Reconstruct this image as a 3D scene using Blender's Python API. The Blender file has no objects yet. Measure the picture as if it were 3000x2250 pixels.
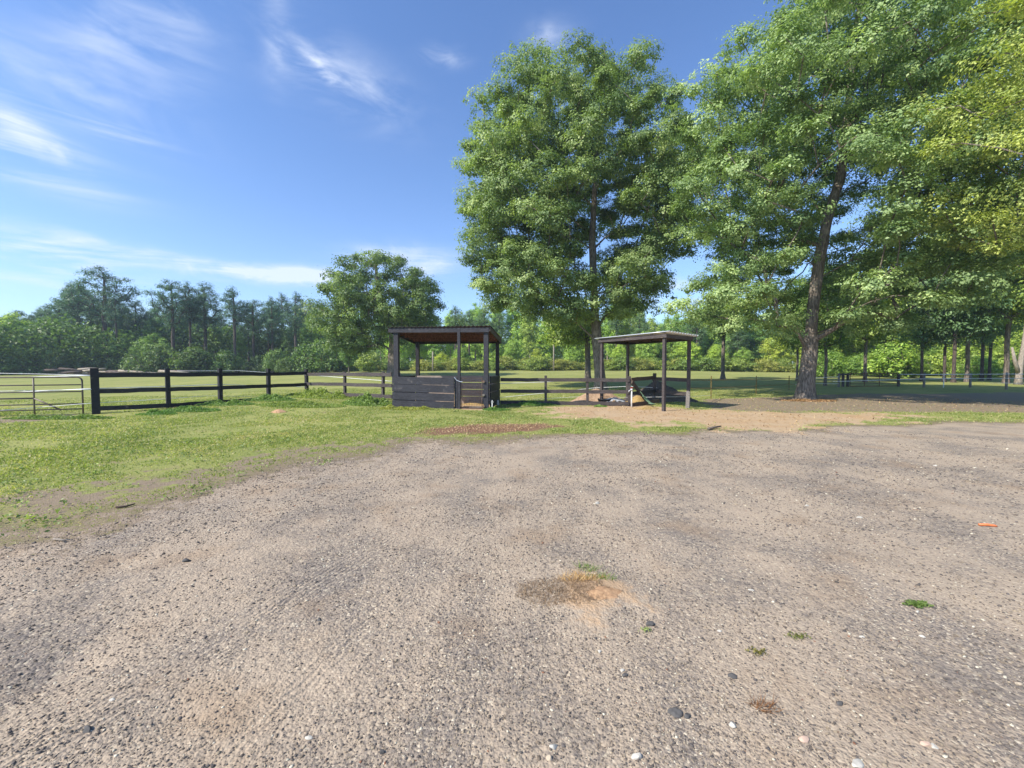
import bpy, math, random
import numpy as np
from mathutils import Vector
R = math.radians
rng = np.random.default_rng(7); random.seed(7)
C = bpy.context.scene.collection
scene = bpy.context.scene

# ------------------------------------------------------------------ camera
F_PX, CAM_Z, PITCH = 1200.0, 1.4, math.atan(40/1200)
cd = bpy.data.cameras.new('camera'); cam = bpy.data.objects.new('camera', cd); C.objects.link(cam)
cd.sensor_width = 36; cd.lens = 36*F_PX/3000; cd.clip_start = .05; cd.clip_end = 3000
cam.location = (0, 0, CAM_Z); cam.rotation_euler = (R(90)-PITCH, 0, 0)
scene.camera = cam
# ------------------------------------------------------------------ light
SUN_EL = R(43); SUN_DIR = Vector((-1, -.60)).normalized()
sd = bpy.data.lights.new('sun', 'SUN'); sd.energy = 5.0; sd.angle = R(.55); sd.color = (1, .93, .82)
so = bpy.data.objects.new('sun', sd); C.objects.link(so)
tosun = Vector((SUN_DIR.x*math.cos(SUN_EL), SUN_DIR.y*math.cos(SUN_EL), math.sin(SUN_EL)))
so.rotation_euler = tosun.to_track_quat('Z', 'Y').to_euler(); so.location = (0, 0, 30)
scene.view_settings.view_transform = 'Standard'; scene.view_settings.look = 'None'
scene.view_settings.exposure = 0.55; scene.view_settings.gamma = 1
scene.render.engine = 'CYCLES'
try:
    scene.cycles.max_bounces = 6; scene.cycles.transparent_max_bounces = 4; scene.cycles.diffuse_bounces = 4; scene.cycles.volume_bounces = 0
except Exception: pass

# node helper
class NT:
    def __init__(s, tree): s.t = tree; s.n = tree.nodes; s.l = tree.links
    def new(s, typ, **kw):
        nd = s.n.new(typ)
        for k, v in kw.items(): setattr(nd, k, v)
        return nd
    def put(s, sock, v):
        if v is None: return
        if isinstance(v, bpy.types.NodeSocket): s.l.new(v, sock)
        else:
            try: sock.default_value = v
            except Exception: sock.default_value = (*v, 1) if hasattr(v, '__len__') else v
    def math(s, op, a, b=None, c=None, clamp=False):
        nd = s.new('ShaderNodeMath', operation=op, use_clamp=clamp)
        for i, v in enumerate((a, b, c)): s.put(nd.inputs[i], v)
        return nd.outputs[0]
    def vmath(s, op, a, b=None):
        nd = s.new('ShaderNodeVectorMath', operation=op); s.put(nd.inputs[0], a); s.put(nd.inputs[1], b)
        return nd.outputs['Value' if op in ('LENGTH', 'DOT_PRODUCT') else 'Vector']
    def mix(s, f, a, b, mode='MIX'):
        nd = s.new('ShaderNodeMix', data_type='RGBA', blend_type=mode)
        s.put(nd.inputs[0], f)
        for i, v in ((6, a), (7, b)):
            if isinstance(v, tuple) and len(v) == 3: v = (*v, 1)
            s.put(nd.inputs[i], v)
        return nd.outputs[2]
    def noise(s, vec, scale, detail=4, rough=.55, dist=0):
        nd = s.new('ShaderNodeTexNoise'); s.put(nd.inputs['Vector'], vec)
        nd.inputs['Scale'].default_value = scale; nd.inputs['Detail'].default_value = detail
        nd.inputs['Roughness'].default_value = rough; nd.inputs['Distortion'].default_value = dist
        return nd.outputs[0]
    def ramp(s, f, stops, interp='LINEAR'):
        nd = s.new('ShaderNodeValToRGB'); nd.color_ramp.interpolation = interp; s.put(nd.inputs[0], f)
        e = nd.color_ramp.elements
        while len(e) < len(stops): e.new(.5)
        for el, (p, c) in zip(e, stops):
            el.position = p; el.color = (*c, 1) if hasattr(c, '__len__') else (c, c, c, 1)
        return nd.outputs[0]
    def mrange(s, v, a, b, c=0, d=1, smooth=True):
        nd = s.new('ShaderNodeMapRange'); nd.interpolation_type = 'SMOOTHSTEP' if smooth else 'LINEAR'
        s.put(nd.inputs[0], v)
        for i, q in enumerate((a, b, c, d)): nd.inputs[i+1].default_value = q
        return nd.outputs[0]
    def mapping(s, vec, loc=(0, 0, 0), rot=(0, 0, 0), scale=(1, 1, 1)):
        nd = s.new('ShaderNodeMapping'); s.put(nd.inputs[0], vec)
        nd.inputs[1].default_value = loc; nd.inputs[2].default_value = rot; nd.inputs[3].default_value = scale
        return nd.outputs[0]
    def attr(s, name, typ='GEOMETRY', out='Fac'):
        nd = s.new('ShaderNodeAttribute', attribute_name=name, attribute_type=typ); return nd.outputs[out]
    def bump(s, h, strength=.5, dist=.01, normal=None):
        nd = s.new('ShaderNodeBump'); s.put(nd.inputs['Height'], h); nd.inputs['Strength'].default_value = strength
        nd.inputs['Distance'].default_value = dist
        if normal is not None: s.put(nd.inputs['Normal'], normal)
        return nd.outputs[0]

# ------------------------------------------------------------------ world: sky with thin cirrus
world = bpy.data.worlds.new('World'); scene.world = world; world.use_nodes = True
w = NT(world.node_tree); w.n.clear()
sky = w.new('ShaderNodeTexSky', sky_type='NISHITA'); sky.sun_disc = False
sky.sun_elevation = SUN_EL; sky.sun_rotation = math.atan2(SUN_DIR.x, SUN_DIR.y)
sky.altitude = 0; sky.air_density = 1.0; sky.dust_density = .55; sky.ozone_density = 1.6
tc = w.new('ShaderNodeTexCoord').outputs['Generated']
sep = w.new('ShaderNodeSeparateXYZ'); w.l.new(tc, sep.inputs[0]); sx, sy, sz = sep.outputs
az = w.math('ARCTAN2', sx, sy)                       # 0 straight ahead, + to the right
el = w.math('ARCSINE', sz)
def dirmask(a, e, sa, se, tilt=0):                    # soft elliptic patch of sky round a bearing and an elevation (degrees)
    da = w.math('SUBTRACT', az, R(a)); de = w.math('SUBTRACT', el, R(e))
    ct, st = math.cos(R(tilt)), math.sin(R(tilt))
    u = w.math('ADD', w.math('MULTIPLY', da, ct), w.math('MULTIPLY', de, st))
    v = w.math('SUBTRACT', w.math('MULTIPLY', de, ct), w.math('MULTIPLY', da, st))
    q = w.math('ADD', w.math('POWER', w.math('DIVIDE', u, R(sa)), 2), w.math('POWER', w.math('DIVIDE', v, R(se)), 2))
    return w.math('EXPONENT', w.math('MULTIPLY', q, -1))
cmb = w.new('ShaderNodeCombineXYZ'); w.l.new(az, cmb.inputs[0]); w.l.new(el, cmb.inputs[1]); ang = cmb.outputs[0]
def streak(rot, scale, sc, lo, hi, det=7, dist=.6):
    v = w.mapping(ang, rot=(0, 0, R(rot)), scale=scale)
    return w.mrange(w.noise(v, sc, det, .62, dist), lo, hi)
n_hor = streak(4, (1, 7, 1), 3.2, .38, .72)
n_diag = streak(32, (1, 3.2, 1), 4.2, .36, .74)
n_vert = streak(-72, (1, 3.5, 1), 4.0, .36, .74)
n_fine = streak(12, (1, 2.4, 1), 11, .30, .72)
def pxd(px, py):                                      # photo column/row -> bearing and elevation in degrees
    dx = (px-1500)/1200; u = -(py-1125)/1200; y_ = math.cos(PITCH)+u*math.sin(PITCH); z_ = -math.sin(PITCH)+u*math.cos(PITCH)
    return math.degrees(math.atan2(dx, y_)), math.degrees(math.atan2(z_, math.hypot(dx, y_)))
def cm(px, py, sa, se, tilt, n, k): return (dirmask(*pxd(px, py), sa, se, tilt), n, k)
parts_c = [cm(770, 803, 7.5, .85, 1, n_fine, 1.9), cm(930, 806, 4.5, .8, 2, n_fine, 1.5), cm(600, 775, 7, .7, -4, n_hor, 1.1), cm(225, 770, 4.2, 1.7, -4, n_hor, 1.5), cm(120, 800, 7, 1.6, -4, n_hor, .8),
    cm(330, 730, 6, .8, -4, n_hor, 1.0), cm(1119, 742, 5, 1.1, 8, n_diag, 1.0), cm(1270, 790, 4, 1.6, 14, n_diag, 1.1), cm(1160, 765, 8, 1.4, 6, n_hor, .8),
    cm(100, 402, 3.6, 1.0, -28, n_fine, .8), cm(70, 460, 6, 2.0, -8, n_hor, .95), cm(10, 380, 4, 2, -10, n_hor, .8), cm(285, 363, 5, 1.0, -8, n_hor, .7),
    cm(235, 250, 6.5, 2.4, -8, n_diag, .6), cm(60, 245, 6, 1.2, -4, n_hor, .8), cm(940, 197, 2.3, .7, -26, n_fine, 1.4), cm(900, 185, 5.5, 1.8, -18, n_diag, .65), cm(1050, 225, 6, 2.4, -14, n_diag, .42),
    cm(520, 90, 3.5, 4.5, 0, n_vert, .42), cm(808, 90, 1.3, 4.0, 0, n_vert, .6), cm(350, 90, 4, 6, 0, n_vert, .35), cm(1000, 290, 9, 2.6, -8, n_diag, .25), cm(240, 160, 3, 5, -20, n_vert, .25),
    cm(1608, 128, 3.4, 1.6, 0, n_diag, .5), cm(1590, 95, 1.6, 1.0, 0, n_fine, .4), cm(1300, 165, 2.5, .8, 0, n_fine, .6), cm(1960, 860, 5, 2.4, 0, n_hor, .9)]
cl = None
for m, n, k in parts_c:
    t = w.math('MULTIPLY', w.math('MULTIPLY', m, n), k)
    cl = t if cl is None else w.math('ADD', cl, t)
hz = w.math('MULTIPLY', w.math('EXPONENT', w.math('MULTIPLY', w.math('MAXIMUM', el, 0.0), -5.5)), .40)   # milky air low down
cl = w.math('ADD', cl, hz, clamp=True)
skyc = w.mix(1.0, sky.outputs[0], (.74, .93, 1.20), 'MULTIPLY')
col = w.mix(w.math('MULTIPLY', cl, .8), skyc, (4.7, 5.15, 6.1))
bg = w.new('ShaderNodeBackground'); w.l.new(col, bg.inputs[0]); bg.inputs[1].default_value = .138
wo = w.new('ShaderNodeOutputWorld'); w.l.new(bg.outputs[0], wo.inputs[0])

# ------------------------------------------------------------------ geometry of the picture (authoring helpers: photo pixel + depth -> metres)
cp, sp = math.cos(PITCH), math.sin(PITCH)
def ray(px, py):
    dx = (px-1500)/F_PX; u = -(py-1125)/F_PX
    return dx, cp+u*sp, -sp+u*cp
def at(px, py, Y):
    d = ray(px, py); k = Y/d[1]; return Vector((d[0]*k, Y, CAM_Z+d[2]*k))
# numpy value noise
_perm = np.random.default_rng(3).random((256, 256))
def vnoise(x, y):
    xi = np.floor(x).astype(int); yi = np.floor(y).astype(int); fx = x-xi; fy = y-yi
    fx = fx*fx*(3-2*fx); fy = fy*fy*(3-2*fy)
    g = lambda a, b: _perm[a & 255, b & 255]
    return (g(xi, yi)*(1-fx)+g(xi+1, yi)*fx)*(1-fy)+(g(xi, yi+1)*(1-fx)+g(xi+1, yi+1)*fx)*fy
def fbm(x, y, sc=1., octv=4):
    a, s, t = 1., 0., 0.
    x = np.asarray(x, float)*sc+13.7; y = np.asarray(y, float)*sc+71.3
    for _ in range(octv):
        s = s+a*vnoise(x, y); t += a; a *= .5; x = x*2.03+5.1; y = y*2.03+9.7
    return s/t-.5
def sstep(t): t = np.clip(t, 0, 1); return t*t*(3-2*t)
def gz(x, y):
    x = np.asarray(x, float); y = np.asarray(y, float)
    A = 1.72-.75*sstep((-x-8)/50)-.5*sstep((x-22)/35)
    z = A*np.clip((y-22)/58, 0, 1)**1.05
    z = z+.30*np.exp(-.5*(((x+9.5)/3.5)**2+((y-18.2)/3.5)**2))
    z = z+.05*fbm(x, y, .22, 2)*np.clip(y/8, 0, 1)
    z = z+.022*fbm(x, y, 1.3, 3)
    return z
def gp(px, Y):
    x = (px-1500)/F_PX*Y; return Vector((x, Y, float(gz(x, Y))))   # ground point under a picture column at a depth
def gpix(px, py):
    d = ray(px, py); t = CAM_Z/-d[2] if d[2] < 0 else 100
    for _ in range(12):
        z = float(gz(d[0]*t, d[1]*t)); t = (CAM_Z-z)/-d[2] if d[2] < 0 else 100
    return (d[0]*t, d[1]*t)

# ------------------------------------------------------------------ object helpers
def tag(o, label=None, cat=None, group=None, kind=None):
    for k, v in (('label', label), ('category', cat), ('group', group), ('kind', kind)):
        if v: o[k] = v
    return o
def link_mesh(name, me, mat, parent=None):
    o = bpy.data.objects.new(name, me); C.objects.link(o)
    if mat and not me.materials: me.materials.append(mat)
    if parent: o.parent = parent
    return o
def empty(name, loc, label=None, cat=None, group=None, rz=0):
    o = bpy.data.objects.new(name, None); C.objects.link(o); o.location = loc; o.rotation_euler = (0, 0, rz)
    o.empty_display_size = .2
    return tag(o, label, cat, group)
def np_mesh(name, V, Fc, k, attrs=None, smooth=False):
    me = bpy.data.meshes.new(name); V = np.asarray(V, np.float32); Fc = np.asarray(Fc, np.int32)
    nf = len(Fc); me.vertices.add(len(V)); me.vertices.foreach_set('co', V.ravel())
    me.loops.add(nf*k); me.loops.foreach_set('vertex_index', Fc.ravel())
    me.polygons.add(nf); me.polygons.foreach_set('loop_start', np.arange(0, nf*k, k, dtype=np.int32))
    if smooth: me.polygons.foreach_set('use_smooth', np.ones(nf, bool))
    for nm, a in (attrs or {}).items():
        a = np.asarray(a, np.float32)
        if a.ndim == 1: me.attributes.new(nm, 'FLOAT', 'POINT').data.foreach_set('value', a)
        else: me.attributes.new(nm, 'FLOAT_COLOR', 'POINT').data.foreach_set('color', a.ravel())
    me.update(calc_edges=True); me.validate(); return me
class MB:
    """collects shapes for one mesh, coordinates relative to an origin"""
    def __init__(s, origin=(0, 0, 0)): s.v = []; s.f = []; s.o = Vector(origin)
    def box8(s, pts):
        b = len(s.v); s.v += [Vector(p)-s.o for p in pts]
        for q in ((0, 3, 2, 1), (4, 5, 6, 7), (0, 1, 5, 4), (1, 2, 6, 5), (2, 3, 7, 6), (3, 0, 4, 7)): s.f.append([b+i for i in q])
    def beam(s, p0, p1, wd, ht, up=(0, 0, 1), twist=0, seg=1, wob=0):
        p0, p1 = Vector(p0), Vector(p1); d = (p1-p0).normalized(); up = Vector(up)
        if abs(d.dot(up)) > .98: up = Vector((0, 1, 0))
        sd_ = d.cross(up).normalized(); u = sd_.cross(d).normalized()
        if twist:
            c_, s_ = math.cos(twist), math.sin(twist); sd_, u = sd_*c_+u*s_, u*c_-sd_*s_
        prev = None; b = len(s.v)
        for i in range(seg+1):
            c = p0.lerp(p1, i/seg)
            if 0 < i < seg: c = c+u*random.uniform(-wob, wob)+sd_*random.uniform(-wob, wob)
            e = min(wd, ht)*.07
            for a, q in ((-1, -1), (1, -1), (1, 1), (-1, 1)):
                s.v.append(c+sd_*(a*wd/2)+u*(q*ht/2)-s.o)
        for i in range(seg):
            o = b+i*4
            for k in range(4): s.f.append([o+k, o+(k+1) % 4, o+4+(k+1) % 4, o+4+k])
        s.f.append([b+3, b+2, b+1, b]); t = b+seg*4; s.f.append([t, t+1, t+2, t+3])
    def tube(s, pts, rad, n=8, cap=True):
        pts = [Vector(p) for p in pts]; rads = rad if hasattr(rad, '__len__') else [rad]*len(pts); b = len(s.v); ref = None
        for i, p in enumerate(pts):
            d = (pts[min(i+1, len(pts)-1)]-pts[max(i-1, 0)]).normalized()
            if ref is None: ref = Vector((1, 0, 0)) if abs(d.x) < .9 else Vector((0, 1, 0))
            u = (ref-d*ref.dot(d)).normalized(); v = d.cross(u); ref = u
            for k in range(n):
                a = 2*math.pi*k/n; s.v.append(p+(u*math.cos(a)+v*math.sin(a))*rads[i]-s.o)
        for i in range(len(pts)-1):
            for k in range(n):
                s.f.append([b+i*n+k, b+i*n+(k+1) % n, b+(i+1)*n+(k+1) % n, b+(i+1)*n+k])
        if cap: s.f.append([b+k for k in range(n)][::-1]); s.f.append([b+(len(pts)-1)*n+k for k in range(n)])
    def build(s, name, mat, parent=None, smooth=False, bevel=0):
        me = bpy.data.meshes.new(name); me.from_pydata([tuple(v) for v in s.v], [], s.f); me.update()
        if smooth: me.polygons.foreach_set('use_smooth', [True]*len(me.polygons))
        o = link_mesh(name, me, mat, parent)
        if bevel:
            m = o.modifiers.new('bevel', 'BEVEL'); m.width = bevel; m.segments = 1; m.limit_method = 'ANGLE'
        if not parent: o.location = s.o
        return o

# ------------------------------------------------------------------ materials
def pmat(name, rough=.8, spec=.3):
    m = bpy.data.materials.new(name); m.use_nodes = True; t = NT(m.node_tree)
    b = t.n['Principled BSDF']; b.inputs['Roughness'].default_value = rough
    b.inputs['Specular IOR Level'].default_value = spec
    return m, t, b
def objco(t): return t.new('ShaderNodeTexCoord').outputs['Object']
def geoco(t): return t.new('ShaderNodeNewGeometry').outputs['Position']
def wood_mat(name, dark, light, rough=.75, grain=(3, 3, 3), spots=None, bstr=.5):
    m, t, b = pmat(name, rough, .25); p = geoco(t)
    g = t.noise(t.mapping(p, scale=grain), 9, 6, .65, .4); big = t.noise(p, 1.7, 3)
    c = t.mix(t.mrange(g, .35, .72), dark, light)
    c = t.mix(t.mrange(big, .3, .75), c, tuple(x*.72 for x in dark), 'MIX') if False else t.mix(t.math('MULTIPLY', t.mrange(big, .35, .7), .5), c, dark)
    if spots: c = t.mix(t.math('MULTIPLY', t.mrange(t.noise(p, 5, 5, .7), .60, .72), .8), c, spots)
    t.l.new(c, b.inputs['Base Color']); t.l.new(t.bump(g, bstr, .006), b.inputs['Normal']); return m
M_BLACK = wood_mat('black_painted_wood', (.016, .015, .018), (.05, .046, .050), .6, (1, 1, 9), (.13, .11, .095))
M_BLACKB = wood_mat('black_painted_boards', (.024, .024, .030), (.078, .077, .090), .6, (1, 1, 12), (.14, .125, .12), .7)
M_BROWNB = wood_mat('dark_brown_stained_wood', (.05, .042, .04), (.12, .10, .095), .7, (1, 1, 6), (.15, .12, .09))
M_OLDB = wood_mat('weathered_plank', (.05, .035, .028), (.15, .105, .08), .85, (1, 1, 8))
M_GREYP = wood_mat('grey_weathered_board', (.12, .11, .10), (.30, .27, .24), .85, (1, 1, 7))
M_RUSTC = wood_mat('rusty_roof_underside', (.07, .03, .022), (.30, .12, .085), .8, (2, 9, 2), (.26, .16, .12))
M_INNER = wood_mat('bare_inner_boards', (.24, .19, .155), (.46, .38, .31), .85, (1, 1, 10))
def metal_mat(name, col, rough=.45, metallic=.6, rust=None, rlo=.5, rhi=.7):
    m, t, b = pmat(name, rough); p = geoco(t); b.inputs['Metallic'].default_value = metallic
    n = t.noise(p, 9, 5, .65); c = t.mix(n, tuple(x*.75 for x in col), col)
    if rust: c = t.mix(t.mrange(t.noise(p, 4, 6, .7), rlo, rhi), c, rust)
    t.l.new(c, b.inputs['Base Color']); t.l.new(t.bump(n, .2, .003), b.inputs['Normal']); return m
M_ROOFW = metal_mat('galvanised_roof_sheet', (.72, .74, .76), .35, .5, (.45, .38, .33), .6, .8)
M_ROOFD = metal_mat('dull_dark_roof_sheet', (.13, .135, .14), .5, .3, (.10, .07, .05))
M_GATE = metal_mat('weathered_brown_pipe', (.20, .17, .14), .55, .2, (.12, .075, .05))
M_REDG = metal_mat('rusty_red_pipe', (.16, .06, .045), .6, .1, (.09, .05, .04))
M_RUSTP = metal_mat('yellow_brown_rusty_pipe', (.22, .16, .05), .6, .1, (.14, .08, .03))
M_WIRE = metal_mat('rusty_wire', (.20, .13, .09), .6, .3, (.28, .22, .18))
def plain(name, col, rough=.6, spec=.3, var=.15, sc=14):
    m, t, b = pmat(name, rough, spec); p = geoco(t); n = t.noise(p, sc, 4)
    t.l.new(t.mix(n, tuple(x*(1-var*2) for x in col), tuple(min(1, x*(1+var)) for x in col)), b.inputs['Base Color'])
    t.l.new(t.bump(n, .2, .01), b.inputs['Normal']); return m
M_TAPE = plain('white_fence_tape', (.80, .80, .78), .5)
M_PVC = plain('white_plastic_pipe', (.78, .77, .74), .4)
M_REDCAP = plain('red_tap_handle', (.45, .05, .03), .4)
M_GREENP = plain('green_plastic', (.12, .20, .12), .5)
M_ORANGE = plain('orange_plastic', (.72, .20, .07), .45)
M_RUBBER = plain('black_rubber', (.02, .02, .022), .6)
M_SHEET = plain('grey_white_plastic_sheet', (.38, .39, .40), .35, .4, .45, 12)
M_CONC = plain('pale_concrete', (.50, .47, .42), .9, .2, .2, 20)
def soil_mat(name, a, b_, c_, sc=14, bs=.9, bd=.03):
    m, t, b = pmat(name, .95, .1); p = geoco(t)
    n = t.noise(p, sc, 8, .7); n2 = t.noise(p, sc*.18, 3)
    c = t.mix(t.mrange(n, .35, .68), a, b_); c = t.mix(t.mrange(n2, .4, .65), c, c_)
    t.l.new(c, b.inputs['Base Color']); t.l.new(t.bump(n, bs, bd), b.inputs['Normal']); return m
M_SAND = soil_mat('coarse_tan_sand', (.24, .15, .09), (.46, .33, .22), (.38, .26, .17))
M_STRAW = soil_mat('straw_and_soil', (.20, .13, .05), (.50, .36, .14), (.36, .25, .12), 22)
M_DKSOIL = soil_mat('dark_grey_brown_soil', (.05, .042, .036), (.13, .11, .095), (.09, .075, .06), 16)
M_ORSOIL = soil_mat('orange_clay_soil', (.30, .18, .10), (.50, .32, .18), (.42, .26, .15), 30, .6, .01)
def bark_mat(name, dark, light, sc=1.0):
    m, t, b = pmat(name, .9, .15); p = objco(t)
    a = t.noise(t.mapping(p, scale=(6, 6, 1.1)), 3.2*sc, 6, .68, .5); blot = t.noise(p, 1.6, 4, .6)
    fine = t.noise(t.mapping(p, scale=(1, 1, 2.5)), 14, 4)
    c = t.mix(t.mrange(a, .36, .66), dark, light)
    c = t.mix(t.math('MULTIPLY', t.mrange(blot, .55, .7), .45), c, tuple(min(1, x*1.5) for x in light))
    c = t.mix(t.math('MULTIPLY', fine, .35), c, dark)
    t.l.new(c, b.inputs['Base Color']); t.l.new(t.bump(a, .9, .035, t.bump(fine, .4, .01)), b.inputs['Normal']); return m
M_BARK = bark_mat('grey_brown_bark', (.085, .07, .058), (.30, .255, .21))
M_BARKP = bark_mat('pine_bark', (.05, .04, .037), (.16, .125, .105))
M_BARKL = bark_mat('pale_bark', (.20, .17, .14), (.42, .37, .31))
def leaf_mat(name, dark, light, trans=.35, hue=None):
    m = bpy.data.materials.new(name); m.use_nodes = True; t = NT(m.node_tree); t.n.clear()
    v = t.attr('v'); oc = t.new('ShaderNodeObjectInfo').outputs['Color']
    c = t.mix(v, dark, light)
    if hue: c = t.mix(t.mrange(v, .80, 1.0), c, hue)
    c = t.mix(1.0, c, oc, 'MULTIPLY')
    d = t.new('ShaderNodeBsdfPrincipled'); d.inputs['Roughness'].default_value = .5; d.inputs['Specular IOR Level'].default_value = .35
    t.l.new(c, d.inputs['Base Color'])
    tr = t.new('ShaderNodeBsdfTranslucent'); t.l.new(t.mix(1.0, c, (1.15, 1.25, .55), 'MULTIPLY'), tr.inputs[0])
    mx = t.new('ShaderNodeMixShader'); mx.inputs[0].default_value = trans
    t.l.new(d.outputs[0], mx.inputs[1]); t.l.new(tr.outputs[0], mx.inputs[2])
    o = t.new('ShaderNodeOutputMaterial'); t.l.new(mx.outputs[0], o.inputs[0]); return m
M_OAK = leaf_mat('oak_leaves', (.12, .19, .065), (.38, .49, .19), .36, (.46, .55, .22))
M_LEAF = leaf_mat('broad_leaves', (.12, .18, .055), (.38, .47, .15), .36, (.40, .47, .13))
M_NEEDLE = leaf_mat('pine_needles', (.07, .115, .07), (.18, .26, .135), .32)
M_WEED = leaf_mat('weed_leaves', (.13, .20, .06), (.40, .48, .15), .35)
M_GRASS = leaf_mat('grass_blades', (.19, .24, .065), (.42, .46, .15), .45, (.55, .48, .25))
M_DRY = leaf_mat('dry_stems', (.12, .075, .045), (.36, .25, .15), .15)
M_STRAWS = leaf_mat('straw_litter', (.22, .13, .065), (.58, .40, .21), .15, (.7, .55, .32))

# ------------------------------------------------------------------ ground masks (world metres)
def wpoly(pts, extra=()): return np.array([gpix(*p) for p in pts]+list(extra))
def sdist(x, y, P):
    d = np.full(x.shape, 1e9); ins = np.zeros(x.shape, bool); n = len(P)
    for i in range(n):
        x0, y0 = P[i]; x1, y1 = P[(i+1) % n]; ex, ey = x1-x0, y1-y0
        t = np.clip(((x-x0)*ex+(y-y0)*ey)/(ex*ex+ey*ey+1e-12), 0, 1)
        d = np.minimum(d, np.hypot(x-x0-t*ex, y-y0-t*ey))
        cnd = (y0 > y) != (y1 > y); xx = x0+(y-y0)*ex/(ey if abs(ey) > 1e-9 else 1e-9)
        ins ^= cnd & (x < xx)
    return np.where(ins, d, -d)
P_DRIVE = wpoly([(0, 1600), (150, 1560), (330, 1480), (560, 1425), (760, 1385), (980, 1345), (1150, 1310), (1300, 1288), (1600, 1278), (1950, 1270),
                 (2120, 1262), (2300, 1262), (2600, 1246), (2800, 1240), (3000, 1234), (3600, 1226)], [(45, 12), (45, -30), (-30, -30), (-30, 0), (-8, 2.4)])
P_TAN = wpoly([(1600, 1200), (1660, 1182), (1850, 1186), (2050, 1198), (2300, 1202), (2600, 1210), (2690, 1222), (2560, 1244), (2300, 1262), (2150, 1258), (1960, 1243), (1800, 1232), (1660, 1222)])
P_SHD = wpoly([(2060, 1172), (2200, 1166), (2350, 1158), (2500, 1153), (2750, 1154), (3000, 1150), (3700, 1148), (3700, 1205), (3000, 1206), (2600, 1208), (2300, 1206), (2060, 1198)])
P_MUL = wpoly([(1225, 1264), (1330, 1247), (1450, 1238), (1600, 1239), (1660, 1250), (1570, 1263), (1400, 1269), (1280, 1271)])
P_WORN = wpoly([(-200, 1440), (200, 1400), (520, 1360), (800, 1310), (1000, 1285), (1200, 1262), (1350, 1268), (1300, 1300), (1000, 1360), (760, 1400), (520, 1450), (300, 1520), (0, 1640), (-200, 1700)])
P_ORG = wpoly([(1660, 1790), (1690, 1745), (1700, 1700), (1760, 1690), (1830, 1705), (1850, 1745), (1905, 1775), (1890, 1785), (1815, 1775), (1800, 1800), (1740, 1812), (1690, 1830)])
P_ORG2 = wpoly([(1610, 1640), (1660, 1640), (1760, 1690), (1740, 1720), (1690, 1690)])
P_TRK = wpoly([(2150, 1094), (2300, 1091), (2500, 1089.5), (2800, 1091), (3000, 1092), (3000, 1099), (2700, 1098), (2400, 1099), (2230, 1099)])
P_SHED = wpoly([(1150, 1185), (1428, 1204), (1462, 1182), (1225, 1170)])
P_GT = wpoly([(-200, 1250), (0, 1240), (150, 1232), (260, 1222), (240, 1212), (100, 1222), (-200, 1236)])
def masks(x, y):
    w1 = fbm(x, y, .9, 4); w2 = fbm(x+40, y-17, .9, 4)
    X = x+w1*1.4; Y = y+w2*1.4
    lf = np.clip((-x+1)/4, 0, 1)
    g = np.clip(.5+sdist(X, Y, P_DRIVE)/(1.1+1.5*lf), 0, 1)
    tan = np.clip(.46+sdist(X, Y, P_TAN)/2.6+1.3*fbm(x, y, 1.8, 4), 0, 1)
    tan = np.maximum(tan, np.clip(.5+sdist(X, Y, P_TRK)/4., 0, 1)*.9)
    tan = np.maximum(tan, np.clip(.5+sdist(x, y, P_SHED)/.3, 0, 1)*.9)
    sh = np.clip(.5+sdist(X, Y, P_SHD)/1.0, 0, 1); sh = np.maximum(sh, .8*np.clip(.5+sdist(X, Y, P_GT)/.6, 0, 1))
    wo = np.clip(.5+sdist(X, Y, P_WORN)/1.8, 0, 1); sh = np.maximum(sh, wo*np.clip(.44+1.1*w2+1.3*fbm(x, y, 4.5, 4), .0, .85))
    mu = np.clip(.42+sdist(x+w1*.9, y+w2*.9, P_MUL)/1.1+.5*fbm(x, y, 3, 3), 0, 1)
    Xo = x+.35*fbm(x, y, 5, 5); Yo = y+.30*fbm(x+9, y, 5, 5)
    og = np.maximum(np.clip(.5+sdist(Xo, Yo, P_ORG)/.22, 0, .95), .55*np.clip(.5+sdist(Xo, Yo, P_ORG2)/.25, 0, 1))
    return g, tan, sh, mu, og

# ------------------------------------------------------------------ ground mesh: rings round the viewpoint, split into driveway and grass land
NA, NR = 900, 470
ang_ = np.concatenate([np.linspace(-R(70), R(70), NA), np.linspace(R(70), 2*math.pi-R(70), 110)[1:-1]])   # fine in front, coarse behind
rad_ = np.concatenate([[.3, .6], np.geomspace(.9, 90, NR), np.geomspace(100, 900, 14)])
TA, RR = np.meshgrid(ang_, rad_); gx = RR*np.sin(TA); gy = RR*np.cos(TA); na, nr = len(ang_), len(rad_)
MK = masks(gx, gy)
near = np.clip((12-RR)/8, 0, 1)
td = (gx*.77-gy*.64)                                      # across the wheel tracks
micro = .012*fbm(gx, gy, 5, 4)*near+.006*fbm(gx, gy, 24, 3)*near+.006*fbm(td*3, (gx*.64+gy*.77)*.7, 1., 3)*near
gzz = gz(gx, gy)+micro*np.where(MK[0] > .4, 1, .8)+.02*MK[4]
for (hx, hy, hr, hd) in ((-2.15, 1.85, .16, .035), (-1.35, 1.62, .10, .02), (-2.9, 2.9, .2, .025), (-3.1, 2.25, .2, .02), (-2.6, 2.5, .14, .018), (-.9, 1.75, .1, .015)):
    gzz -= hd*np.exp(-((gx-hx)**2+(gy-hy)**2)/hr**2)
V = np.stack([gx, gy, gzz], -1).reshape(-1, 3)
idx = np.arange(na*nr).reshape(nr, na)
i0 = idx[:-1]; i1 = idx[1:]
Q = np.stack([i0, np.roll(i0, -1, 1), np.roll(i1, -1, 1), i1], -1).reshape(-1, 4)[:, ::-1]
names_m = ('gravel', 'tan', 'dirt', 'mulch', 'clay')
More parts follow.
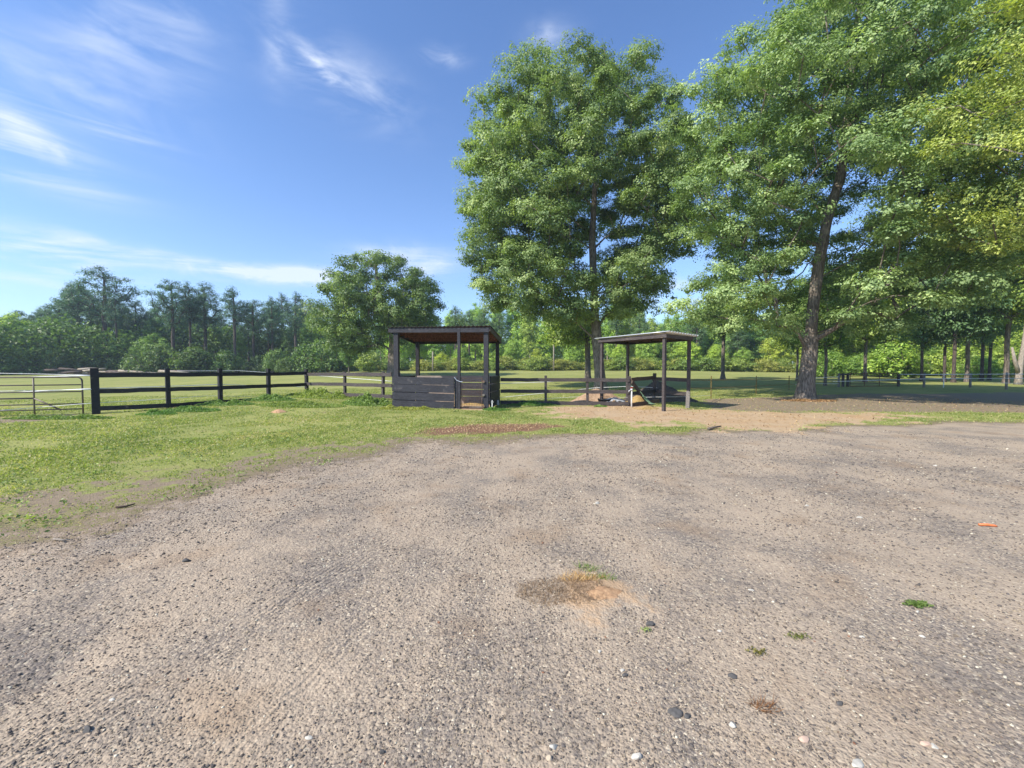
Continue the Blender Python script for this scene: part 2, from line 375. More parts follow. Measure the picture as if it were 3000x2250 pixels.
def ground_mat():
    m, t, b = pmat('ground_surface', .95, .15); p = geoco(t)
    jn = t.math('SUBTRACT', t.noise(p, 5, 6, .7), .5); jf = t.math('SUBTRACT', t.noise(p, 30, 4, .7), .5)
    def edge(nm, lo=.38, hi=.62, a=1.3, bb=.5):
        v = t.math('ADD', t.attr(nm), t.math('ADD', t.math('MULTIPLY', jn, a), t.math('MULTIPLY', jf, bb))); return t.mrange(v, lo, hi)
    # gravel over pale sand
    vor = t.new('ShaderNodeTexVoronoi', feature='F1'); t.l.new(p, vor.inputs['Vector']); vor.inputs['Scale'].default_value = 85
    vor2 = t.new('ShaderNodeTexVoronoi', feature='F1'); t.l.new(p, vor2.inputs['Vector']); vor2.inputs['Scale'].default_value = 38
    def rnd(vn):
        s_ = t.new('ShaderNodeSeparateColor'); t.l.new(vn.outputs['Color'], s_.inputs[0]); return s_.outputs[0]
    st = t.ramp(rnd(vor), [(0, (.10, .09, .085)), (.30, (.16, .14, .125)), (.55, (.235, .20, .165)), (.80, (.31, .26, .20)), (.93, (.40, .33, .24)), (1, (.62, .55, .42))])
    st2 = t.ramp(rnd(vor2), [(0, (.105, .094, .086)), (.4, (.175, .15, .13)), (.7, (.255, .212, .17)), (.95, (.31, .255, .19)), (1, (.48, .42, .31))])
    sand = t.mix(t.noise(p, 45, 5, .7), (.30, .235, .17), (.48, .385, .28))
    tr = t.mapping(p, rot=(0, 0, R(40)), scale=(1.25, .55, 1))
    band = t.noise(tr, 1.1, 5, .6, .3); blot = t.noise(p, .9, 6, .65); grit = t.noise(p, 55, 3, .75)
    big = t.math('ADD', t.math('MULTIPLY', band, .55), t.math('MULTIPLY', blot, .45))
    cov = t.mrange(t.math('ADD', big, t.math('MULTIPLY', t.math('SUBTRACT', grit, .5), .55)), .44, .64)
    c_gr = t.mix(t.math('ADD', t.math('MULTIPLY', cov, .75), .18), sand, st)
    c_gr = t.mix(t.math('MULTIPLY', t.mrange(t.math('ADD', blot, t.math('MULTIPLY', jf, .5)), .50, .62), .55), c_gr, st2)
    c_gr = t.mix(t.math('MULTIPLY', t.mrange(t.noise(t.mapping(p, loc=(7, 3, 0)), 1.6, 5), .52, .72), .5), c_gr, (.27, .19, .12))
    # lawn and field
    n1 = t.noise(p, 1.1, 6, .7); n2 = t.noise(p, 16, 6, .75); n3 = t.noise(p, .22, 4, .6); n4 = t.noise(p, 60, 3, .7)
    gr = t.mix(t.mrange(n2, .3, .7), (.125, .150, .040), (.28, .305, .085))
    gr = t.mix(t.math('MULTIPLY', t.mrange(n1, .42, .68), .55), gr, (.32, .31, .10))
    gr = t.mix(t.math('MULTIPLY', t.mrange(n3, .40, .62), .45), gr, (.34, .33, .11))
    soil = t.mix(n4, (.13, .095, .065), (.29, .22, .16))
    gr = t.mix(t.math('MULTIPLY', t.mrange(t.math('ADD', n1, t.math('MULTIPLY', t.math('SUBTRACT', n4, .5), .3)), .58, .70), .65), gr, soil)
    worn = t.mix(t.noise(t.mapping(p, loc=(3, 9, 0)), 7, 6, .75), (.12, .095, .055), (.25, .20, .125)); worn = t.mix(t.math('MULTIPLY', t.mrange(n2, .5, .62), .6), worn, (.17, .19, .055))
    gr = t.mix(t.math('MULTIPLY', edge('gravel', .06, .42, .9, .9), .88), gr, worn)
    col = t.mix(edge('gravel', .34, .66, 1.8, 1.1), gr, soil)
    col = t.mix(edge('gravel', .50, .85, 1.5, .8), col, c_gr)
    tan = t.mix(t.noise(p, 18, 6, .7), (.30, .205, .12), (.56, .42, .27)); tan = t.mix(t.math('MULTIPLY', t.mrange(n1, .42, .6), .7), tan, (.40, .265, .145))
    col = t.mix(edge('tan'), col, tan)
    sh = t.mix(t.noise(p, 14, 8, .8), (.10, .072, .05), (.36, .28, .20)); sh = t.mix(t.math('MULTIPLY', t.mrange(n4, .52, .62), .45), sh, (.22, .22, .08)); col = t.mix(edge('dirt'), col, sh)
    mu = t.mix(t.noise(p, 22, 5, .75), (.09, .045, .03), (.32, .19, .12)); col = t.mix(edge('mulch', .38, .62, .9), col, mu)
    cl_ = t.mix(t.noise(p, 26, 5, .7), (.33, .22, .13), (.52, .37, .235)); col = t.mix(edge('clay', .35, .85, .8, .9), col, cl_)
    t.l.new(col, b.inputs['Base Color'])
    trk = t.noise(t.mapping(p, rot=(0, 0, R(40)), scale=(15, .5, 1)), 1.0, 3, .5, .6)
    h0 = t.math('MULTIPLY', t.math('MULTIPLY', trk, t.math('SUBTRACT', 1.0, cov)), .7)
    h = t.math('ADD', t.math('MULTIPLY', vor.outputs['Distance'], -.5), t.math('ADD', t.math('MULTIPLY', grit, .35), t.math('MULTIPLY', n2, .45)))
    h = t.math('ADD', h, t.math('MULTIPLY', vor2.outputs['Distance'], -.5))
    h = t.math('ADD', h, h0)
    for (qa, qb, wd_) in (((600, 2250), (1330, 1620), .13), ((60, 2250), (1050, 1640), .11), ((1150, 1560), (1600, 1290), .15)):   # tyre treads pressed in the sand
        A_, B_ = gpix(*qa), gpix(*qb); L_ = math.hypot(B_[0]-A_[0], B_[1]-A_[1]); nx, ny = (B_[1]-A_[1])/L_, -(B_[0]-A_[0])/L_
        u_ = t.math('ADD', t.vmath('DOT_PRODUCT', p, (nx, ny, 0)), -(A_[0]*nx+A_[1]*ny)); u_ = t.math('ADD', u_, t.math('MULTIPLY', t.math('SUBTRACT', t.noise(p, 1.6, 4), .5), .13))
        mk_ = t.math('EXPONENT', t.math('MULTIPLY', t.math('POWER', t.math('DIVIDE', u_, wd_), 2), -1)); mk_ = t.math('MULTIPLY', mk_, t.mrange(t.noise(p, 1.3, 4), .36, .56))
        wv_ = t.math('SINE', t.math('MULTIPLY', u_, 2*math.pi/.034)); h = t.math('ADD', h, t.math('MULTIPLY', t.math('MULTIPLY', t.math('MULTIPLY', wv_, mk_), t.noise(p, 9, 3)), .42))
    t.l.new(t.bump(h, .8, .011), b.inputs['Normal']); return m
M_GROUND = ground_mat()
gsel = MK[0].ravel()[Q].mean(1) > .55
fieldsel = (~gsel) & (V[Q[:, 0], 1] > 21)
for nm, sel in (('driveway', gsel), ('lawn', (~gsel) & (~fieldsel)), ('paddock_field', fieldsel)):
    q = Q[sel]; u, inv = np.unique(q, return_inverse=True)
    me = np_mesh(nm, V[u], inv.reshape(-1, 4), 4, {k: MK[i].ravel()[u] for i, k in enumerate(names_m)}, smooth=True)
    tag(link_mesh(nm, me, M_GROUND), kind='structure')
# ---- loose gravel
def ico():
    p = (1+5**.5)/2
    v = np.array([(-1, p, 0), (1, p, 0), (-1, -p, 0), (1, -p, 0), (0, -1, p), (0, 1, p), (0, -1, -p), (0, 1, -p), (p, 0, -1), (p, 0, 1), (-p, 0, -1), (-p, 0, 1)])/math.hypot(1, p)
    f = np.array([(0, 11, 5), (0, 5, 1), (0, 1, 7), (0, 7, 10), (0, 10, 11), (1, 5, 9), (5, 11, 4), (11, 10, 2), (10, 7, 6), (7, 1, 8), (3, 9, 4), (3, 4, 2), (3, 2, 6), (3, 6, 8), (3, 8, 9), (4, 9, 5), (2, 4, 11), (6, 2, 10), (8, 6, 7), (9, 8, 1)])
    return v, f
def scatter_stones(x, y, size, flat=.55, palette=None, sink=.25, seedv=None):
    n = len(x); v, f = ico()
    S = np.stack([size*rng.uniform(.7, 1.35, n), size*rng.uniform(.55, 1., n), size*rng.uniform(flat*.6, flat*1.2, n)], -1)
    A = v[None]*(1+rng.uniform(-.22, .22, (n, 12, 1)))*S[:, None]
    th = rng.uniform(0, 6.283, n)[:, None]; ti = rng.normal(0, .25, n)[:, None]
    X, Y, Z = A[..., 0], A[..., 1], A[..., 2]
    X, Z = X*np.cos(ti)-Z*np.sin(ti), X*np.sin(ti)+Z*np.cos(ti)
    X, Y = X*np.cos(th)-Y*np.sin(th), X*np.sin(th)+Y*np.cos(th)
    zz = surf(x, y)+S[:, 2]*(1-2*sink)*.6
    P = np.stack([X+x[:, None], Y+y[:, None], Z+zz[:, None]], -1).reshape(-1, 3)
    FF = (f[None]+(np.arange(n)*12)[:, None, None]).reshape(-1, 3)
    return P, FF
_lr0, _lr1 = math.log(.9), math.log(90)
def surf(x, y):
    """height of the finished ground mesh, bilinear on the ring grid"""
    x = np.atleast_1d(np.asarray(x, float)); y = np.atleast_1d(np.asarray(y, float))
    r = np.hypot(x, y); a = np.arctan2(x, y)
    ai = np.clip((a+R(70))/(2*R(70))*(NA-1), 0, NA-1.001); ri = np.clip((np.log(r)-_lr0)/(_lr1-_lr0)*(NR-1), 0, NR-1.001)+2
    a0 = ai.astype(int); r0 = ri.astype(int); fa = ai-a0; fr = ri-r0
    return (gzz[r0, a0]*(1-fa)+gzz[r0, a0+1]*fa)*(1-fr)+(gzz[r0+1, a0]*(1-fa)+gzz[r0+1, a0+1]*fa)*fr
def fan(n, r0, r1, amax=56, p=1.0):
    """random ground points, n of them, spread so that their density falls off with distance"""
    r = r0*(r1/r0)**(rng.random(n)**p); a = R(rng.uniform(-amax, amax, n)) if False else np.radians(rng.uniform(-amax, amax, n))
    return r*np.sin(a), r*np.cos(a), r
x, y, r = fan(200000, 1.15, 13, 57)
g = masks(x, y); dens = np.clip((fbm(x, y, .9, 5)+.6*fbm((x*.77-y*.64)*1.3, (x*.64+y*.77)*.6, 1., 3)+.34)*1.7, .16, 1)
k = (g[0] > .55) & (g[4] < .4) & (rng.random(len(x)) < dens); x, y, r = x[k], y[k], r[k]
size = np.clip(rng.lognormal(math.log(.0031), .44, len(x)), .002, .0095)*np.clip(.55+.20*r, .8, 2.2)
P, FF = scatter_stones(x, y, size)
q = rng.random(len(x)); pal = np.array([(.10, .09, .085), (.13, .115, .105), (.155, .13, .11), (.21, .17, .13), (.34, .28, .20), (.60, .55, .43), (.26, .13, .08)])
pi_ = np.searchsorted([.14, .36, .60, .78, .93, .994], q); colr = np.minimum(pal[pi_]*rng.uniform(.8, 1.3, (len(x), 1)), .8)
colr = np.repeat(np.c_[colr, np.ones(len(x))], 12, 0)
me = np_mesh('gravel', P, FF, 3, {'c': colr})
m_, t_, b_ = pmat('gravel_stones', .85, .25); cc = t_.attr('c', out='Color'); pn = t_.noise(geoco(t_), 160, 3, .7)
t_.l.new(t_.mix(pn, cc, t_.mix(1., cc, (.55, .53, .5), 'MULTIPLY')), b_.inputs['Base Color']); M_STONES = m_
tag(link_mesh('gravel', me, M_STONES), 'loose grey and tan gravel stones strewn over the sandy driveway', 'gravel', kind='stuff')

# ------------------------------------------------------------------ blades, litter
def blades(x, y, h, wd, lean=.5, base=None):
    n = len(x); z = surf(x, y) if base is None else base; th = rng.uniform(0, 6.283, n); ph = rng.uniform(0, 6.283, n); le = h*lean*rng.random(n)
    dx, dy = np.cos(th)*wd/2, np.sin(th)*wd/2
    P = np.stack([np.stack([x-dx, y-dy, z-.005], -1), np.stack([x+dx, y+dy, z-.005], -1), np.stack([x+np.cos(ph)*le, y+np.sin(ph)*le, z+h], -1)], 1).reshape(-1, 3)
    return P, np.arange(n*3).reshape(-1, 3)
x, y, r = fan(620000, 2.2, 30, 57, .62)
g = masks(x, y); bare = np.maximum.reduce([np.clip(g[0]*1.45-.02, 0, 1), g[1]*1.25, g[2]*.85, g[3]*1.2, g[4]])
pt = np.clip((.17-fbm(x, y, 1.0, 4)-(.25+.9*np.clip(bare, 0, 1))*fbm(x, y, 4, 3))*4.0, .10, 1)*np.clip(1.2-bare, 0, 1)
k = rng.random(len(x)) < np.clip(1-bare, 0.0, 1)*pt; x, y, r, bb = x[k], y[k], r[k], bare[k]
hh = rng.uniform(.010, .030, len(x))*np.clip(.6+r*.05, .8, 1.6)*(1-.4*bb)*(1+1.1*np.clip(fbm(x, y, .6, 3)+.02, 0, .5))
P, FF = blades(x, y, hh, rng.uniform(.005, .009, len(x))*np.clip(r*.42, 1, 4.6), 2.0)
vv = np.clip(.45+1.3*fbm(x, y, .5, 4)+.8*fbm(x, y, 3.5, 3)+rng.normal(0, .25, len(x)), 0, 1); vv[rng.random(len(x)) < .10] = 1
go = tag(link_mesh('grass', np_mesh('grass', P, FF, 3, {'v': np.repeat(vv, 3)}), M_GRASS), 'short green grass growing on the lawn and paddock', 'grass', kind='stuff')
# broad-leaved plants scattered through the lawn
x, y, r = fan(5200, 3.0, 22, 57, .7); g = masks(x, y); k = (np.maximum.reduce(g) < rng.uniform(.05, .75, len(x))) & (fbm(x, y, .8, 3) > rng.uniform(-.25, .15, len(x))); x, y, r = x[k], y[k], r[k]
m_ = 16; n_ = len(x)*m_; spr = np.repeat(rng.uniform(.03, .11, len(x)), m_); LX = np.repeat(x, m_)+rng.normal(0, 1, n_)*spr; LY = np.repeat(y, m_)+rng.normal(0, 1, n_)*spr
def _cards():
    P, Fq = leaf_cards(np.stack([LX, LY, surf(LX, LY)+rng.uniform(.01, .055, n_)], -1), np.repeat(rng.uniform(.018, .042, len(x)), m_), .55, .5)
    o = link_mesh('lawn_weeds', np_mesh('lawn_weeds', P, Fq, 4, {'v': np.repeat(np.clip(np.repeat(rng.normal(.45, .3, len(x)), m_)+rng.normal(0, .1, n_), 0, 1), 4)}), M_WEED)
    tag(o, 'small clover and leafy plants sprinkled through the lawn grass', 'weeds', kind='stuff')
def straw_stuff(name, poly_fn, n, box, L, label, cat, mat, zr=.02):
    x = rng.uniform(box[0], box[1], n); y = rng.uniform(box[2], box[3], n); k = poly_fn(x, y) > rng.uniform(.35, .9, n); x, y = x[k], y[k]; n = len(x)
    z = surf(x, y)+rng.random(n)*zr; th = rng.uniform(0, 6.283, n); l = rng.uniform(.4, 1, n)*L; wd = l*.18; ti = rng.normal(0, .35, n)
    c, s = np.cos(th), np.sin(th)
    P = np.stack([np.stack([x-c*l/2-s*wd, y-s*l/2+c*wd, z], -1), np.stack([x-c*l/2+s*wd, y-s*l/2-c*wd, z+.004], -1), np.stack([x+c*l/2, y+s*l/2, z+l*ti+.008], -1)], 1).reshape(-1, 3)
    o = link_mesh(name, np_mesh(name, P, np.arange(n*3).reshape(-1, 3), 3, {'v': np.repeat(rng.random(n), 3)}), mat)
    return tag(o, label, cat, kind='stuff')
straw_stuff('mulch', lambda a, b: masks(a, b)[3], 16000, (-3.4, 2.4, 8.5, 12.4), .06, 'brown shredded bark mulch spread on the lawn before the shed', 'mulch', M_STRAWS, .05)
straw_stuff('straw_litter', lambda a, b: np.maximum(masks(a, b)[1]*.75, masks(a, b)[2]*.55), 22000, (0, 22, 9, 22), .10, 'straw, chips and fallen leaves lying on the sandy dirt by the open shed', 'litter', M_STRAWS)

# ------------------------------------------------------------------ trees
def leaf_cards(Cn, size, asp=.62, up=.55, drop=0., out=None):
    n = len(Cn); nrm = rng.normal(0, 1, (n, 3)); nrm[:, 2] = np.abs(nrm[:, 2])+up
    if out is not None: nrm = nrm*.50+out*1.35
    nrm /= np.linalg.norm(nrm, axis=1)[:, None]
    a = rng.normal(0, 1, (n, 3)); a[:, 2] -= drop; a -= nrm*(a*nrm).sum(1)[:, None]; a /= np.linalg.norm(a, axis=1)[:, None]; b = np.cross(nrm, a)
    s = (size*rng.uniform(.6, 1.35, n))[:, None]
    fold = nrm*s*.15
    P = np.stack([Cn-a*s*.5, Cn+b*s*.5*asp+fold, Cn+a*s*.5, Cn-b*s*.5*asp+fold], 1).reshape(-1, 3)
    return P, np.arange(n*4).reshape(-1, 4)
_cards()
def grow(trunk, pads, r_base, tip=.012, step=.7, sweep=.5):
    """limbs from a trunk polyline out to the centre of each leaf pad; returns segments with radii"""
    nodes = []; par = []
    for i, p in enumerate(trunk): nodes.append(p); par.append(i-1)
    nodes = [np.array(p, float) for p in nodes]; N = np.array(nodes); nt = len(trunk)
    zmin = pads[:, 2].min()
    d0 = np.min(np.linalg.norm(pads[:, None]-N[None, :], axis=2), axis=1); order = np.argsort(d0)
    low = N[:, 2] > max(zmin-2.5, N[0, 2]+.3)
    ok = list(low)
    for pi in order:
        p = pads[pi]; A = np.array(nodes); d = np.linalg.norm(A-p, axis=1); hd = np.hypot(A[:, 0]-p[0], A[:, 1]-p[1])
        cost = d+1.4*np.maximum(0, A[:, 2]-p[2]+sweep*hd)+np.where(ok, 0, 100)
        j = int(np.argmin(cost)); q = nodes[j]; L = np.linalg.norm(p-q); k = max(1, int(L/step)); last = j
        for s in range(1, k+1):
            f = s/k; c = q+(p-q)*f; c = c+np.array([0, 0, .10*L*math.sin(math.pi*f)])+(rng.normal(0, .05*min(L, 2), 3) if s < k else 0)
            nodes.append(c); par.append(last); ok.append(True); last = len(nodes)-1
    n = len(nodes); ch = np.zeros(n); acc = np.zeros(n)
    e = 2.35; kids = np.zeros(n)
    for i in range(n-1, 0, -1):
        r_ = max(tip, acc[i]**(1/e)) if acc[i] > 0 else tip
        acc[par[i]] += r_**e
    rad = np.maximum(tip, acc**(1/e)); sc = r_base/rad[0]
    rad = np.where(np.arange(n) < nt, rad*sc, np.maximum(tip, rad*min(sc, 1.6)))
    return np.array(nodes), np.array(par), rad, nt
def limb_mesh(name, nodes, par, rad, nt, flare=1.7, n_tr=18):
    mb = MB(); V_, F_ = [], []
    pts = nodes[:nt]; rr = rad[:nt].copy()
    for i in range(1, nt): rr[i] = min(rr[i], rr[i-1])
    base = len(V_)
    z0 = pts[0][2]
    for i, p in enumerate(pts):
        hgt = p[2]-z0; fl = 1+(flare-1)*math.exp(-hgt/(.55*rr[0]/.35))
        for k in range(n_tr):
            a = 2*math.pi*k/n_tr; lob = 1+.16*(fl-1)*2*math.cos(a*5+1)+.035*math.sin(a*3+i*.7)
            V_.append(p+np.array([math.cos(a), math.sin(a), 0])*rr[i]*fl*lob)
    for i in range(nt-1):
        for k in range(n_tr): F_.append((base+i*n_tr+k, base+i*n_tr+(k+1) % n_tr, base+(i+1)*n_tr+(k+1) % n_tr, base+(i+1)*n_tr+k))
    m = 5; idx = np.arange(nt, len(nodes)); A = nodes[par[idx]]; B = nodes[idx]; ra = np.minimum(rad[par[idx]], rad[idx]*1.5); rb = rad[idx]
    D = B-A; L = np.linalg.norm(D, axis=1)[:, None]+1e-9; D = D/L; ref = np.where(np.abs(D[:, 2:3]) < .9, [[0, 0, 1.]], [[1., 0, 0]])
    U = np.cross(D, ref); U /= np.linalg.norm(U, axis=1)[:, None]; W = np.cross(D, U)
    an = np.arange(m)*2*math.pi/m
    circ = lambda P, r: P[:, None]+(U[:, None]*np.cos(an)[None, :, None]+W[:, None]*np.sin(an)[None, :, None])*r[:, None, None]
    VV = np.concatenate([circ(A, ra), circ(B+D*rb[:, None]*.4, rb)], 1).reshape(-1, 3); b0 = len(V_)
    o = b0+np.arange(len(idx))[:, None]*2*m; k = np.arange(m)[None]
    FF = np.stack([o+k, o+(k+1) % m, o+m+(k+1) % m, o+m+k], -1).reshape(-1, 4)
    return np_mesh(name, np.vstack([np.array(V_), VV]), np.vstack([np.array(F_), FF]), 4, smooth=True)
def poly_profile(poly, n=60):
    P = np.array(poly, float); zs = np.linspace(P[:, 1].min()+1e-3, P[:, 1].max()-1e-3, n); lo, hi = [], []
    for z in zs:
        xs = []
        for i in range(len(P)):
            x0, z0 = P[i]; x1, z1 = P[(i+1) % len(P)]
            if (z0 > z) != (z1 > z): xs.append(x0+(z-z0)*(x1-x0)/(z1-z0))
        lo.append(min(xs)); hi.append(max(xs))
    return zs, np.array(lo), np.array(hi)
def pads_in(prof, npad, pr, depth=.9, outer=.45, gap=.62, ymax=99, clear=None):
    zs, lo, hi = prof; wts = (hi-lo)**1.6+.05; wts /= wts.sum(); out = np.zeros((0, 3)); tries = 0
    while len(out) < npad and tries < npad*40:
        tries += 1
        i = rng.choice(len(zs), p=wts); z = zs[i]+rng.uniform(-.5, .5)*(zs[1]-zs[0]); hw = max(.05, (hi[i]-lo[i])/2-pr*.55); xc = (hi[i]+lo[i])/2
        rr = hw*rng.random()**outer; th = rng.uniform(0, 6.283); p = np.array([xc+rr*math.cos(th), np.clip(rr*math.sin(th)*depth, -ymax, ymax), z])
        if clear and clear(p): continue
        if len(out) and np.min(np.linalg.norm((out-p)*[1, 1, 1.5], axis=1)) < pr*gap: continue
        out = np.vstack([out, p])
    return out
def pad_leaves(pads, pr, per, tufts=14, flat=.55, tuft=.30, axis=None):
    n = len(pads); R_ = pr*rng.uniform(.55, 1.4, n)
    T = rng.normal(0, 1, (n, tufts, 3)); T /= np.linalg.norm(T, axis=2)[..., None]; T *= (rng.random((n, tufts, 1))**.5)
    T *= np.array([1, 1, flat])*R_[:, None, None]; T[..., 2] -= .18*(T[..., 0]**2+T[..., 1]**2)/pr
    T = (pads[:, None]+T).reshape(-1, 3); k = max(1, int(per/tufts)); tb = rng.normal(0, .22, len(T))
    L = T[:, None]+rng.normal(0, 1, (len(T), k, 3))*np.array([1, 1, .7])*tuft*rng.uniform(.7, 1.3, (len(T), 1, 1))
    pb = np.repeat(rng.normal(0, .17, n), tufts)
    L = L.reshape(-1, 3); O_ = L-np.repeat(pads, tufts*k, 0)+np.array([0, 0, .25*pr]); O_ /= np.linalg.norm(O_, axis=1)[:, None]+1e-6
    return L, np.repeat(tb+pb, k), O_
def make_tree(name, base, trunk, prof, npad, pr, per, leaf, r_base, leafmat, barkmat, label=None, group=None, depth=.9, outer=.45, flat=.55, tufts=14,
              tuft=.3, asp=.62, step=.7, col=(1, 1, 1, 1), cat='tree', flare=1.7, gap=.62, ymax=99, up=.55, sweep=.5, tip=.012, tries=None, vbase=.47, extra=None, clear=None):
    """trunk points, profile and pads are relative to the base"""
    pads = pads_in(prof, npad, pr, depth, outer, gap, ymax, clear)
    if extra is not None: pads = np.vstack([pads, np.array(extra)])
    root = empty(name, base, label, cat, group)
    nodes, par, rad, nt = grow(trunk, pads, r_base, tip=tip, step=step, sweep=sweep)
    link_mesh('trunk', limb_mesh('trunk', nodes, par, rad, nt, flare), barkmat, root)
    L, tb, O_ = pad_leaves(pads, pr, per, tufts, flat, tuft)
    P, Fq = leaf_cards(L, np.full(len(L), leaf), asp, up, out=O_)
    v = np.clip(vbase+tb+rng.normal(0, .14, len(L)), 0, 1)
    c = link_mesh('crown', np_mesh('crown', P, Fq, 4, {'v': np.repeat(v, 4)}), leafmat, root); c.color = col
    return root
def px_prof(pts, Y, b): return poly_profile([((at(x, y, Y).x-b.x), (at(x, y, Y).z-b.z)) for x, y in pts])
def px_trunk(pts, Y, b, sub=4):
    P = [np.array(tuple(at(x, y, Y)-b)) for x, y in pts]; P[0][2] = -.15; out = []
    for i in range(len(P)-1):
        for s in range(sub): out.append(P[i]+(P[i+1]-P[i])*s/sub)
    return out+[P[-1]]

def clear_trunk(tr, z0, z1, w_, yb=.6):
    T = np.array(tr)
    def f(p):                                         # no boughs between the stem and the open side toward the driveway
        k = Y/(Y+p[1]); z = CAM_Z+(b.z+p[2]-CAM_Z)*k-b.z; x = (b.x+p[0])*k-b.x
        return z0 < z < z1 and p[1] < yb and abs(x-np.interp(z, T[:, 2], T[:, 0])) < w_
    return f
# 1 tall oak behind the open shed
Y = 27; b = gp(1760, Y)
make_tree('oak_tree', b, px_trunk([(1760, 1138), (1756, 1090), (1749, 1000), (1742, 900), (1738, 800), (1735, 700), (1742, 560), (1752, 420), (1765, 260), (1772, 140)], Y, b, 3),
    px_prof([(1777, 160), (1830, 168), (1860, 210), (1895, 185), (1940, 200), (1965, 250), (1985, 300), (2040, 370), (2050, 440), (2075, 540), (2060, 640), (2035, 720), (1990, 790), (1955, 850), (1900, 905), (1850, 935), (1680, 950), (1560, 935), (1490, 905), (1435, 905), (1385, 865), (1340, 830), (1352, 730), (1330, 640), (1335, 560), (1330, 480), (1365, 340), (1415, 280), (1475, 215), (1535, 205), (1620, 240), (1690, 205), (1735, 165)], Y, b),
    390, 1.12, 1150, .128, .33, M_OAK, M_BARK, 'tall rounded oak with a full green crown, behind the silver-roofed open shed', tufts=38, tuft=.15, flat=.48, depth=.72, gap=1.02, outer=.40, step=.8, clear=clear_trunk([(0, 0, 0), (-.5, 0, 10), (0, 0, 20)], 7.5, 13.5, 1.5, 1.5))
# 2 big leaning oak on the right
Y = 19.3; b = gp(2360, Y)
make_tree('oak_tree', b, px_trunk([(2360, 1172), (2362, 1120), (2371, 1040), (2380, 930), (2388, 850), (2400, 760), (2425, 640), (2440, 590), (2462, 520), (2474, 420), (2486, 300), (2500, 150), (2520, -20)], Y, b, 3),
    px_prof([(2480, -190), (2290, -80), (2190, 70), (2100, 165), (2010, 235), (1960, 320), (1975, 420), (1950, 520), (1960, 600), (2050, 700), (2040, 790), (1990, 850), (1950, 900), (2060, 925), (2150, 960), (2260, 985), (2330, 975), (2480, 960), (2600, 950), (2700, 930), (2830, 860), (2900, 760), (2940, 600), (2960, 400), (2950, 200), (2900, 50), (2800, -80), (2650, -170)], Y, b),
    450, 1.05, 1100, .108, .32, M_OAK, M_BARK, 'big leaning oak with a thick flared trunk on bare dirt right of the open shed', tufts=38, tuft=.125, flat=.42, depth=.80, outer=.42, gap=1.12, step=.7, ymax=5.6, clear=clear_trunk([(0, 0, 0), (.3, 0, 4), (1.3, 0, 9), (1.9, 0, 12)], 2.5, 11.5, 1.35, 1.6), col=(1.10, 1.12, 1.2, 1), flare=1.6)
# 3 tree off to the right whose yellow-green boughs reach into view
Y = 12.0; b = gp(3400, Y)
make_tree('oak_tree', b, [np.array([0, 0, z]) for z in np.linspace(-.1, 13.5, 22)],
    poly_profile([(0, 17), (-4, 15), (-6.2, 11), (-6.7, 9.4), (-5.9, 8.0), (-5.9, 6.2), (-3.8, 5.2), (0, 4.6), (4, 5.2), (6, 8), (5, 13), (3, 16)]),
    240, .95, 640, .09, .36, M_LEAF, M_BARK, 'yellow-green boughs of a tree standing just beyond the right edge', tufts=26, tuft=.13, flat=.42, gap=1.0, ymax=4.2, col=(1.35, 1.25, 1.15, 1), vbase=.7)
# 4 spreading oak in the paddock
Y = 48; b = gp(1150, Y)
make_tree('oak_tree', b, px_trunk([(1152, 1096), (1152, 1060), (1150, 1000), (1140, 950), (1120, 890), (1105, 820), (1100, 770)], Y, b, 3),
    px_prof([(1070, 748), (1130, 752), (1200, 765), (1260, 800), (1290, 850), (1322, 890), (1322, 930), (1270, 960), (1200, 1000), (1120, 1010), (1020, 1040), (960, 1040), (930, 980), (918, 900), (935, 860), (965, 800), (1010, 762)], Y, b),
    175, 1.2, 460, .22, .55, M_LEAF, M_BARK, 'broad dome-shaped oak standing alone in the paddock left of the dark shed', tufts=20, tuft=.24, gap=1.05, outer=.34, step=1., col=(.72, .80, .82, 1), vbase=.40, tip=.02)
# 5 young tree in the field right of the silver-roofed shed, and the one beside the tall oak
Y = 40; b = gp(2118, Y)
make_tree('young_tree', b, px_trunk([(2118, 1102), (2118, 1050), (2120, 980), (2124, 920), (2122, 870)], Y, b, 3),
    px_prof([(2125, 840), (2170, 880), (2165, 940), (2135, 985), (2095, 985), (2060, 930), (2075, 870)], Y, b), 60, .8, 110, .24, .16, M_LEAF, M_BARK,
    'young slender tree with a thin dark trunk in the paddock right of the open shed', tufts=9, col=(.9, 1, .9, 1))
Y = 36; b = gp(1722, Y)
make_tree('young_tree', b, px_trunk([(1722, 1112), (1722, 1060), (1721, 1000), (1712, 950), (1700, 900)], Y, b, 3),
    px_prof([(1700, 880), (1760, 920), (1770, 980), (1700, 1005), (1620, 1010), (1570, 970), (1600, 910)], Y, b), 80, .8, 110, .22, .24, M_LEAF, M_BARK,
    'smaller tree with a straight narrow trunk left of the tall oak trunk', tufts=9, col=(1, 1.05, .8, 1))

